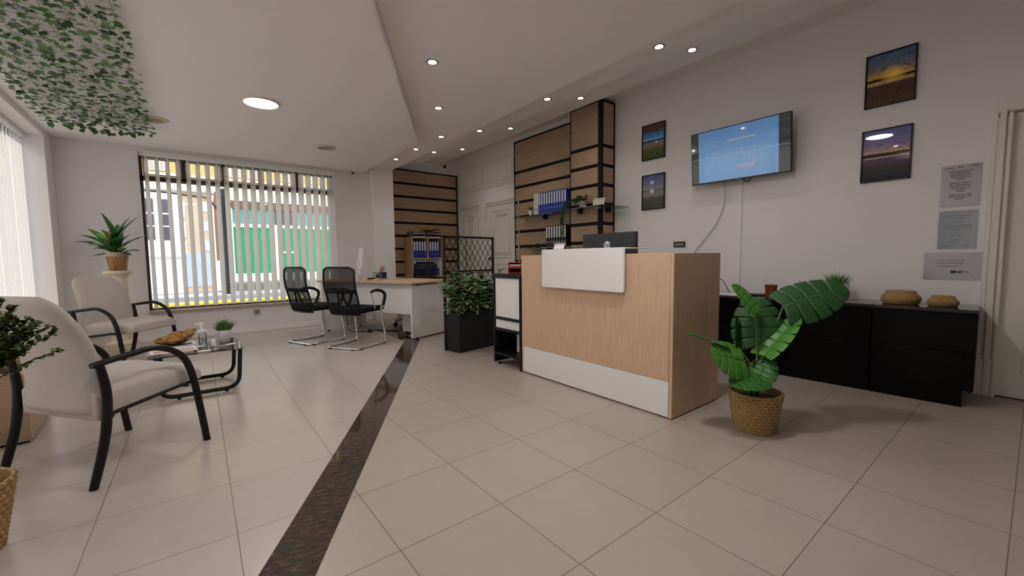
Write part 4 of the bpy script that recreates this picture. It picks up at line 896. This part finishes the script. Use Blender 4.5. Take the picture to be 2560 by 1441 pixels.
def letter_tray(x,z,label,rz=0):
    t=thing('letter_tray',label,'letter tray',(BX+x,BY+.03,z),rz,'grey letter trays on the bookcase'); mg=P('tray_grey',(.17,.165,.16),.4)
    m=MB(); m.box((0,0,0),(.24,.30,.004)).box((0,0,0),(.004,.30,.055)).box((.236,0,0),(.24,.30,.055)).box((0,.296,0),(.24,.30,.055)); m.build('tray',mg,t,bevel=.001)
    MB().box((.012,.01,.005),(.228,.28,.014)).build('paper_stack',P('paper',(.8,.8,.78),.6),t)
    return t
letter_tray(.06,BH+.0005,'lower grey letter tray at the left on the bookcase top'); letter_tray(.055,BH+.0565,'upper grey letter tray stacked at the left on the bookcase top')
letter_tray(.37,BH+.0005,'lower grey letter tray at the right on the bookcase top, under the orange envelope'); letter_tray(.375,BH+.0565,'upper grey letter tray at the right on the bookcase top, holding the orange envelope')
o=MB().box((-.12,-.15,0),(.12,.15,.004)).build('envelope',P('orange_paper',(.55,.24,.02),.5)); tag(o,'orange envelope lying tilted on the right letter trays','envelope'); o.location=(BX+.475,BY+.17,BH+.185); o.rotation_euler=(R(10),R(-13),R(10))
o=MB().box((-.11,-.14,0),(.11,.14,.010)).build('document_folder',P('folder_dark',(.06,.03,.04),.5)); tag(o,'dark folder lying tilted under the orange envelope','folder'); o.location=(BX+.50,BY+.17,BH+.141); o.rotation_euler=(R(4),R(-12),R(4))
# ---- glass coffee table
TX0,TX1,TY0,TY1,TZ=-.245,.345,3.955,4.56,.345
t=thing('coffee_table','low smoked glass coffee table on black tube runners, between the armchairs','coffee table',(0,0,0))
MB().prism(rrect(TX0,TY0,TX1,TY1,.03),TZ-.009,TZ).build('glass_top',M_smoke,t,bevel=.002)
for y in (TY0+.055,TY1-.045):
    p=rpath([(TX0+.045,y,TZ-.010),(TX0+.055,y,.024),(TX1-.04,y,.024),(TX1-.02,y,TZ-.010)],.095,9)
    MB().tube(p,.0155,12).build('runner',M_black,t)
    for x in (TX0+.165,TX1-.125): MB().cyl((x,y,0),(x,y,.012),.013,n=12).build('glide',M_black,t)
for x in (TX0+.045,TX1-.02): MB().cyl((x,TY0+.055,TZ-.030),(x,TY1-.045,TZ-.030),.0125,n=10).build('cross_bar',M_black,t)
TT=TZ+.0004
def book(name,label,x,y,z,w,d,h,rz,cover,cat='magazine',accent=None):
    t=thing(name,label,cat,(x,y,z),rz,'reading matter on the coffee table')
    MB().box((-w/2+.002,-d/2+.002,.001),(w/2-.002,d/2-.002,h-.001)).build('pages',P('paper',(.8,.8,.78),.6),t)
    MB().box((-w/2,-d/2,0),(w/2,d/2,.0012)).build('cover',cover,t); MB().box((-w/2,-d/2,h-.0012),(w/2,d/2,h)).build('cover',cover,t)
    if accent: MB().box((-w/2+.02,-d/2+.03,h),(w/2-.02,d/2-.07,h+.0003)).build('cover_print',accent,t)
c_dk=P('cover_dark',(.03,.025,.03),.3,var=.5); c_pk=P('cover_pink',(.55,.30,.27),.4); c_wh=P('cover_white',(.75,.75,.78),.35); c_bl=P('cover_blue',(.35,.40,.50),.35)
book('magazine','dark glossy magazine at the bottom of the pile on the glass table',-.10,4.09,TT,.285,.21,.008,.05,c_dk)
book('magazine','magazine with brown cover photo in the middle of the pile on the glass table',-.11,4.10,TT+.0083,.275,.21,.007,-.04,c_pk,accent=P('cover_brown',(.30,.16,.10),.4))
book('magazine','white magazine with pink print on top of the pile on the glass table',-.095,4.10,TT+.0156,.28,.20,.005,.10,c_wh,accent=c_pk)
book('brochure','pale blue brochure lying behind the magazine pile',.0,4.26,TT,.20,.15,.004,.2,c_bl,'brochure')
book('booklet','white booklet with dark title under the golden bowl',-.09,4.40,TT,.26,.20,.012,.12,c_wh,'booklet',accent=P('title_dark',(.05,.05,.06),.5))
for k,(x,y,l) in enumerate(((.09,4.02,'small white card lying beside the magazine pile'),(.10,4.47,'white card lying behind the soap dispenser'),(.27,4.20,'white card lying in front of the small grass pot'))):
    o=MB().box((-.045,-.028,0),(.045,.028,.002)).build('paper_card',P('paper',(.8,.8,.78),.6)); tag(o,l,'card'); o.location=(x,y,TT); o.rotation_euler=(0,0,.2*k)
t=thing('card_box','little clear box of violet edged business cards on the table corner','card box',(.185,4.03,TT),R(8))
MB().box((-.05,-.03,0),(.05,.03,.012)).build('tray',M_clear,t); MB().box((-.046,-.026,.0125),(.046,.026,.030),Matrix.Rotation(R(-10),4,'X')).build('card_stack',P('card_grey',(.42,.44,.50),.5),t); MB().box((-.047,-.027,.006),(-.033,.027,.0315),Matrix.Rotation(R(-10),4,'X')).build('violet_edge',P('violet',(.24,.12,.30),.5),t)
# golden bowl: a boat shaped hammered leaf bowl
t=thing('golden_bowl','crumpled golden boat shaped bowl on the coffee table','bowl',(-.085,4.42,TT+.0125),R(24))
mgld=NB('hammered_gold'); nz=mgld.noise(mgld.map(mgld.co(),(9,9,14)),3,5,.7); mgld.set(Base_Color=mgld.ramp(nz,[(.3,(.13,.055,.015)),(.5,(.42,.22,.07)),(.7,(.70,.46,.20))]),Metallic=.85,Roughness=.30); mgld.bump(nz,.9,.02)
m=MB(); N=40;Q=12; g=[]
for j in range(Q+1):
    q=j/Q
    for i in range(N):
        a=2*math.pi*i/N; c,sn=math.cos(a),math.sin(a); ex=.150*(abs(c)**.85)*(1 if c>0 else -1); ey=.082*sn*(1-.15*c*c)
        rimz=.046+.062*((c+1)/2)**1.6+.010*math.sin(5*a+1)*(1-abs(c))+.011*sn
        f=.22+.78*q**.7; wr=1+.05*math.sin(7*a+5*q)*math.sin(math.pi*q)
        g.append((ex*f*wr,ey*f*wr,rimz*q**1.6+.004+.004*math.sin(9*a+8*q)*q))
m.add(g,[(j*N+i,j*N+(i+1)%N,(j+1)*N+(i+1)%N,(j+1)*N+i) for j in range(Q) for i in range(N)]+[tuple(range(N))[::-1]])
m.build('shell',mgld.m,t,solid=.003)
t=thing('soap_dispenser','clear hand gel bottle with white pump on the coffee table','dispenser',(.092,4.335,TT))
MB().lathe([(.001,.002),(.028,.002),(.030,.006),(.030,.085),(.026,.098),(.020,.104)],n=36,cap1=False).build('bottle',M_clear,t)
MB().lathe([(.001,.004),(.026,.004),(.0275,.06),(.001,.06)],n=30).build('gel',GLASS('gel',(.78,.82,.84),.05),t)
m=MB().lathe([(.020,.100),(.031,.102),(.031,.122),(.014,.126),(.010,.13),(.010,.15),(.015,.152),(.015,.185),(.001,.187)],n=30); m.tube([(0,0,.178),(-.03,-.012,.178),(-.045,-.018,.172)],.0065,8); m.cyl((0,0,.02),(0,0,.10),.003,n=6); m.build('pump',M_whitep,t)
grass_pot('potted_grass','small artificial grass in a round white pot on the coffee table',(.245,4.355,TT),(.053),.105,.118,M_potw,130,.0048)
# ---- two armchairs
def armchair(loc,rz,label):
    t=thing('armchair',label,'armchair',loc,rz,'cream waiting armchairs')
    # seat cushion: front roll drops, side view curved
    m=MB(); nx,ny=16,12; g=[]
    def top(u,v):
        x=-.22+.52*u; y=(v*2-1)*.262; e=min(1,(1-abs(v*2-1))*7); ef=min(1,(1-u)*6)
        return x,y,.390+.030*math.sqrt(max(0,e*(2-e)))+.022*math.sqrt(max(0,ef*(2-ef)))+.022*math.sin(u*2.6)-.04*u*u*(u>.7)*0
    def bot(u,v):
        x,y,z=top(u,v); return x,y,.375-.055*math.sin(math.pi*min(1,u*.9+.05))*0-.03-.055*(1-u)+.012*u
    for fn in (top,bot):
        for i in range(nx+1):
            for j in range(ny+1): g.append(fn(i/nx,j/ny))
    n1=(nx+1)*(ny+1); idx=lambda s,i,j:s*n1+i*(ny+1)+j
    fs=[(idx(0,i,j),idx(0,i+1,j),idx(0,i+1,j+1),idx(0,i,j+1)) for i in range(nx) for j in range(ny)]+[(idx(1,i,j),idx(1,i,j+1),idx(1,i+1,j+1),idx(1,i+1,j)) for i in range(nx) for j in range(ny)]
    for i in range(nx): fs+=[(idx(0,i,0),idx(1,i,0),idx(1,i+1,0),idx(0,i+1,0)),(idx(0,i,ny),idx(0,i+1,ny),idx(1,i+1,ny),idx(1,i,ny))]
    for j in range(ny): fs+=[(idx(0,0,j),idx(0,0,j+1),idx(1,0,j+1),idx(1,0,j)),(idx(0,nx,j),idx(1,nx,j),idx(1,nx,j+1),idx(0,nx,j+1))]
    m.add(g,fs).build('seat',M_cream,t,ang=70,bevel=.012,seg=3,sub=1)
    # backrest: tapered rounded pad leaning back
    m=MB(); nz,ny=18,14; g=[]
    def hw(q): 
        w=.268-.015*q; 
        return w*(1-.20*max(0,(q-.55)/.45)**2.2)
    def P2(q,v,side):
        c=.055
        w=hw(q)
        if q<.10: w*=math.sqrt(max(0.0,1-.16*((.10-q)/.10)**2))
        if q>1-.10: e=(q-.90)/.10; w*=math.sqrt(max(0.0,1-.30*e*e))
        y=w*v; z=.315+.585*q; x=-.205-.19*q*q*.55-.03*q + .035*math.sin(q*3.1)+.10*(y*y)*(1 if True else 0)
        th=.040*math.sqrt(max(.06,1-(abs(v))**6))*math.sqrt(max(.10,1-max(0,(q-.86)/.14)**2))
        return (x+side*th,y,z)
    for s in (1,-1):
        for i in range(nz+1):
            for j in range(ny+1): g.append(P2(i/nz,j/ny*2-1,s))
    n1=(nz+1)*(ny+1); idx=lambda s,i,j:s*n1+i*(ny+1)+j
    fs=[(idx(0,i,j),idx(0,i,j+1),idx(0,i+1,j+1),idx(0,i+1,j)) for i in range(nz) for j in range(ny)]+[(idx(1,i,j),idx(1,i+1,j),idx(1,i+1,j+1),idx(1,i,j+1)) for i in range(nz) for j in range(ny)]
    for i in range(nz): fs+=[(idx(0,i,0),idx(0,i+1,0),idx(1,i+1,0),idx(1,i,0)),(idx(0,i,ny),idx(1,i,ny),idx(1,i+1,ny),idx(0,i+1,ny))]
    for j in range(ny): fs+=[(idx(0,0,j),idx(1,0,j),idx(1,0,j+1),idx(0,0,j+1)),(idx(0,nz,j),idx(0,nz,j+1),idx(1,nz,j+1),idx(1,nz,j))]
    m.add(g,fs).build('backrest',M_cream,t,ang=70,sub=1)
    mpt=P('armchair_black',(.007,.006,.007),.42,spec=.3)
    for s in (-1,1):
        y=s*.31
        p=bez([(-.285,y,0),(-.225,y,.22),(-.205,y,.42),(-.225,y,.575)],7); MB().tube(p,[.0165+.003*math.sin(math.pi*k/(len(p)-1)) for k in range(len(p))],12,sx=1.1).build('leg',mpt,t)
        p=bez([(.265,y,0),(.235,y,.22),(.20,y,.42),(.145,y,.535),(.03,y,.598),(-.10,y,.592),(-.255,y,.572)],7)
        MB().tube(p[:16],.017,12,sx=1.2).build('leg',mpt,t)
        MB().tube(p[15:],[.017-.003*k/(len(p)-16) for k in range(len(p)-15)],12,sx=1.2).build('armrest',mpt,t)
        m=MB(); m.tube([(-.20,y*.93,.318),(.205,y*.93,.366)],.010,8); m.build('side_rail',mpt,t)
    m=MB(); m.tube([(.17,-.31,.355),(.17,.31,.355)],.010,8); m.tube([(-.19,-.31,.315),(-.19,.31,.315)],.010,8); m.build('cross_rail',mpt,t)
    return t
armchair((-.346,3.07,0),R(37.7),'cream armchair with black arms in the foreground, back to the camera')
armchair((-.49,5.80,0),R(-40),'cream armchair with black arms by the pedestal, facing the glass table')
# ---- pedestal with plant
t=thing('plaster_pedestal','cream carved plaster column pedestal in the corner behind the armchair','pedestal',(-.615,6.70,0)); mp=P('cream_plaster',(.70,.60,.46),.6,var=.08,vs=14,bump=.3,bs=60)
MB().lathe([(.165,0),(.165,.05),(.15,.055),(.155,.075),(.15,.095),(.115,.11),(.10,.13)],n=48).build('base',mp,t)
MB().lathe([(.095,.125),(.080,.86),(.09,.87)],n=64,fn=lambda a,z,i:-.004*(.5+.5*math.cos(16*a))).build('shaft',mp,t)
MB().lathe([(.085,.865),(.10,.89),(.095,.90),(.122,.905),(.128,.915),(.128,.935),(.122,.945),(.001,.945)],n=64,fn=lambda a,z,i:.003*math.cos(32*a) if i in (3,4,5) else 0).build('capital',mp,t)
t=thing('pedestal_plant','leafy green plant in a brown glazed pot on the pedestal','potted plant',(-.605,6.70,.9455)); mb=NB('brown_glaze'); x,y,z=mb.sep(mb.co()); nz=mb.noise(mb.map(mb.co(),(14,14,2)),2,4)
mb.set(Base_Color=mb.ramp(nz,[(.3,(.20,.085,.025)),(.7,(.38,.20,.075))]),Roughness=.25)
MB().lathe([(.001,.0),(.072,0),(.079,.01),(.099,.165)],n=44,cap1=False).build('pot',mb.m,t)
MB().lathe([(.099,.165),(.105,.205),(.106,.213),(.099,.213),(.094,.17),(.001,.165)],n=44,cap0=False).build('pot_rim',P('pot_rim_grey',(.40,.34,.27),.3),t)
m=MB(); base=Vector((0,0,.17)); o0=Vector((-.605,6.70,.9455))
tips=[(-1.0,6.98,1.283,.04),(-.949,6.95,1.366,.03),(-.864,6.9,1.439,.045),(-.725,6.8,1.624,.03),(-.696,6.78,1.558,.03),(-.46,6.62,1.571,.05),(-.363,6.545,1.585,.045),(-.306,6.5,1.357,.03),(-.355,6.5,1.325,.03),(-.393,6.5,1.171,.035),(-.477,6.55,1.116,.035),(-.457,6.55,1.37,.035),(-.83,6.8,1.107,.04),(-.778,6.78,1.12,.04),(-.885,6.9,1.253,.035),(-.70,6.60,1.306,.05),(-.57,6.5,1.304,.045),(-.725,6.7,1.423,.05),(-.562,6.65,1.444,.05),(-.479,6.6,1.49,.045),(-.832,6.85,1.205,.04),(-.66,6.45,1.22,.05),(-.5,6.45,1.2,.045),(-.6,6.9,1.5,.045),(-.75,6.55,1.24,.05),(-.56,6.42,1.33,.04)]
for k,(x,y,z,wd2) in enumerate(tips):
    m.cur=[0,1,2,0,1][k%5]; a=rnd(0,6.28); leaf_strip(m,base+Vector((.03*math.cos(a),.03*math.sin(a),0)),Vector((x,y,z))-o0,wd2,(0,-.25,1),.10,10,lambda t:math.sin(math.pi*t**1.25)**.85*(.25+.75*min(1,t*2.2)),.18)
m.build('foliage',[M_leaf,M_leafd,M_leafl],t)
m=MB(); leaf_strip(m,Vector((.01,-.03,.17)),Vector((-.035,-.05,.50)),.026,(-.6,-.3,1),.10,9,None,.3); m.build('red_leaf',P('leaf_red',(.42,.13,.05),.45,var=.3,vs=20),t,solid=.001)
# ---- wooden plant box and seagrass basket at the left edge
t=thing('wooden_planter_box','light wooden cube planter by the left wall behind the foreground armchair','planter',(-.755,3.60,0),R(2))
mbx=WOOD('box_wood',(.47,.32,.22),(.36,.235,.155),0,1); m=MB(); m.box((-.33,0,.012),(0,.018,.40)).box((-.33,.56,.012),(0,.578,.40)).box((-.33,.018,.012),(-.312,.56,.40)).box((-.018,.018,.012),(0,.56,.40)); m.build('box',mbx,t,bevel=.003)
MB().box((-.31,.02,.30),(-.02,.558,.36)).build('soil',M_soil,t); MB().box((-.32,.01,0),(-.01,.568,.014)).build('plinth',M_blackm,t)
m=MB()
for a,b in (((-.335,-.006),(.006,.022)),((-.335,.556),(.006,.584)),((-.335,.022),(-.308,.556)),((-.022,.022),(.006,.556))): m.box((a[0],a[1],.40),(b[0],b[1],.418))
m.build('rim',P('rim_orange_wood',(.55,.30,.12),.4),t,bevel=.002)
def small_bush(t,c,rad,n,parent_mats):
    m=MB(); ms=MB()
    for k in range(n):
        a=rnd(0,6.28);e=rnd(-.35,1.35); d=Vector((math.cos(a)*math.cos(e),math.sin(a)*math.cos(e),math.sin(e))); end=Vector(c)+Vector((d.x*rad[0],d.y*rad[0],d.z*rad[1]))*rnd(.55,1.0)
        st=Vector((c[0]*.2,c[1]*.2,c[2]-.22)); pts=bez([st,st.lerp(end,.55)+Vector((0,0,.03)),end],7); ms.tube(pts,.0022,5)
        for i,p in enumerate(pts[4:]):
            for q in range(5):
                b=rnd(0,6.28); dd=(d*.8+Vector((math.cos(b),math.sin(b),rnd(-.5,.7)))*.8).normalized(); m.cur=random.choice([0,0,0,1,1,2]); leaf_strip(m,p,p+dd*rnd(.018,.030),.0085,(0,0,1),.08,4,lambda t:math.sin(math.pi*t**1.15)**.7,.12)
    m.build('foliage',parent_mats,t); ms.build('stems',P('stem_brown',(.07,.05,.025),.7),t)
t=thing('basket_plant','bushy small leaved plant in a seagrass basket at the left edge','potted plant',(-.688,2.33,0))
m=MB(); weave(m,lambda u:.105+.045*u,.262,11,amp=.005,thick=.01); m.build('basket',M_ratt,t)
MB().lathe([(.11,.20),(.001,.205)],n=30,cap0=False).build('soil',M_soil,t)
MB().cyl((0,0,.2),(.01,.0,.52),.012,.008,8).build('trunk',P('stem_brown',(.07,.05,.025),.7),t)
small_bush(t,(.045,-.01,.735),(.25,.19),120,[P('bush_green',(.045,.105,.02),.45,var=.3,vs=30),P('bush_olive',(.17,.23,.05),.45,var=.3,vs=30),P('bush_red',(.055,.035,.015),.5)])
# ---- monstera in seagrass basket
t=thing('potted_monstera','tall artificial monstera in a tapered seagrass basket beside the reception desk','potted plant',(2.665,1.025,0)); C0=Vector((2.665,1.025,0))
m=MB(); weave(m,lambda u:.110+.032*u,.236,12,amp=.0045,thick=.01); m.build('basket',M_ratt,t)
MB().lathe([(.125,.19),(.001,.195)],n=30,cap0=False).build('soil',M_soil,t)
def mleaf(base,tip,W,nrm,fold,mat,droop=.10,lob=5):
    base=Vector(base);tip=Vector(tip);E=Vector((0,0,1.05))
    base=E+(base-E)*1.022-C0; tip=E+(tip-E)*1.022-C0
    ax=tip-base;L=ax.length;ax.normalize();n=Vector(nrm);n=(n-ax*n.dot(ax)).normalized();sd=ax.cross(n)
    m=MB()
    def Wf(t): return W*(math.sin(math.pi*min(1,(.16+.84*t))**.80)**.62 if t<1 else 0)
    def pt(s,t,r):
        sweep=-.22+.62*t                      # lobes near the stalk sweep back, near the tip forward
        w=Wf(t); tt=t*L+r*w*sweep*1.1
        h=fold*(r*w)-droop*L*(t-.35)**2-.6*(r*w)**2/max(W,.01)*.55
        return base+ax*tt+sd*(s*r*w)+n*h
    for s in (-1,1):
        for k in range(lob):
            t0=.0+k/lob*.93; t1=(k+1)/lob*.93+.0
            if k==lob-1: t1=1.0
            g=[];A=6;B=14
            for j in range(B+1):
                r=j/B; r0=(.40,.52,.34,.58,.45,.5)[(k+(s>0))%6]; r0+=.16*(k%2); gap=0 if r<r0 else .058*((r-r0)/(1-r0))**.5*(t1-t0)
                if k==0: ga,gb=0,gap
                elif k==lob-1: ga,gb=gap,0
                else: ga,gb=gap,gap
                for i in range(A+1):
                    u=i/A; rr=r*(1-.035*(2*u-1)**6*(r>.8))
                    g.append(pt(s,t0+ga+(t1-t0-ga-gb)*u,rr))
            m.add(g,[(j*(A+1)+i,j*(A+1)+i+1,(j+1)*(A+1)+i+1,(j+1)*(A+1)+i) if s>0 else (j*(A+1)+i,(j+1)*(A+1)+i,(j+1)*(A+1)+i+1,j*(A+1)+i+1) for j in range(B) for i in range(A)])
    m.build('leaf',mat,t,ang=80,solid=.0012)
    q=MB(); q.tube([base+ax*L*u-n*(droop*L*(u-.35)**2)+n*.001 for u in (0,.25,.5,.75,.97)],[.004,.0035,.003,.002,.001],6); 
    # petiole down to the pot
    p0=Vector((rnd(-.03,.03),rnd(-.03,.03),.19)); q.tube(bez([p0,p0.lerp(base,.5)+Vector((0,0,.05)),base],7),[.006]*8+[.005]*7,8); q.build('stalk',P('stalk_green',(.08,.17,.03),.45),t)
def lm(name,mid,vein):
    b=NB(name); n=b.noise(b.co(),22,4); b.set(Base_Color=b.mix(n,mid,vein),Roughness=.45,Specular_IOR_Level=.4); return b.m
G1=lm('monstera_deep',(.012,.060,.012),(.022,.095,.020)); G2=lm('monstera_mid',(.020,.115,.014),(.035,.17,.025)); G3=lm('monstera_bright',(.045,.19,.018),(.075,.26,.03))
V=Vector((-.86,-.36,.05))                            # roughly back towards the visitor
mleaf((2.80,.939,.742),(3.042,.696,.866),.145,(-.55,-.45,.65),.06,G1)
mleaf((2.656,1.005,.51),(2.736,1.071,.79),.150,(-.85,-.45,.30),.10,G1,.12)
mleaf((2.623,1.023,.702),(2.548,1.124,.876),.075,(-.15,-.80,.55),.5,G3)
mleaf((2.482,1.143,.517),(2.312,1.258,.596),.085,(.35,-.30,.90),.35,G2)
mleaf((2.518,1.03,.441),(2.32,1.116,.498),.125,(-.70,-.35,.60),.08,G3)
mleaf((2.612,.971,.465),(2.823,.864,.685),.095,(-.55,.15,.80),.45,G3)
mleaf((2.558,.976,.337),(2.643,.946,.453),.085,(-.7,-.1,.6),.2,G2)
mleaf((2.548,.947,.346),(2.368,1.036,.328),.085,(-.35,-.25,.90),.25,G2)
mleaf((2.575,1.094,.502),(2.622,1.124,.682),.07,(-.2,.95,.2),.4,G1)
mleaf((2.765,.978,.464),(2.888,.954,.563),.085,(-.5,.5,.6),.2,G1)
m=MB()
for k in range(3): m.cyl((.02*k-.02,.015*(k%2),.18),(.02*k-.02+rnd(-.02,.02),.01,.42),.009,.007,8)
m.build('cane',P('cane_dark',(.02,.018,.012),.7),t)
# ---- ivy panel under the ceiling
t=thing('ivy_panel','hanging screen of artificial ivy on a slim lattice, under the ceiling at left','ivy panel',(0,0,2.455)); X0,X1,Y0i,Y1=-.955,-.235,1.2,6.08
mw_=P('lattice_cream',(.55,.52,.42),.6); m=MB()
for k in range(8):
    x=X0+(X1-X0)*k/7; pts=[(x+.004*math.sin(y*9+k),y,.004*math.sin(y*7+k)) for y in [Y0i+(Y1-Y0i)*i/40 for i in range(41)]]; m.tube(pts,.0045 if k in (0,7) else .003,5); m.tube([(x_+.012,y_,z_-.004) for x_,y_,z_ in pts],.0016,4)
for k in range(62):
    y=Y0i+(Y1-Y0i)*k/61; m.tube([(X0,y,.003),((X0+X1)/2,y-.02,.006),(X1,y+.01,.003)],.0012,4)
for (x,y) in ((X0,Y1),(X1,Y1),(X0,3.6),(X1,3.6),(X0,Y0i),(X1,Y0i)): m.cyl((x,y,0),(x,y,.0440),.003,n=6)
m.build('lattice',mw_,t)
m=MB()
def ivy(m,p,d,L,nrm):
    d=Vector(d).normalized(); n=Vector(nrm); n=(n-d*n.dot(d)).normalized(); s=d.cross(n)
    o=[(0,0),(.10,.28),(.02,.55),(.34,.42),(.50,.62),(.62,.25),(1.0,0),(.62,-.25),(.50,-.62),(.34,-.42),(.02,-.55),(.10,-.28)]
    vs=[p+d*(a*L)+s*(b*L)+n*(.35*L*(b*b+.25*a*a)) for a,b in o]+[p+d*(.35*L)]
    m.add(vs,[(12,i,(i+1)%12) for i in range(12)])
for k in range(8):
    x=X0+(X1-X0)*k/7; y=Y0i
    while y<Y1:
        y+=rnd(.013,.034); m.cur=random.choice([0,0,1,1,2]); a=rnd(0,6.28); p=Vector((x+rnd(-.055,.055),y,rnd(-.045,-.002)))
        ivy(m,p,(math.cos(a),math.sin(a),rnd(-.45,.05)),rnd(.028,.054),(rnd(-.35,.35),rnd(-.45,.25),-1))
for k in range(26):
    m.cur=k%2; p=Vector((rnd(X0-.03,X1+.03),Y1+rnd(-.02,.03),rnd(-.06,-.01))); ivy(m,p,(rnd(-.5,.5),.4,-1),rnd(.03,.05),(0,-1,-.3))
m.build('foliage',[P('ivy_green',(.045,.15,.025),.45,var=.35,vs=12),P('ivy_dark',(.018,.065,.016),.45,var=.35,vs=12),P('ivy_light',(.12,.23,.07),.5,var=.25,vs=12)],t)
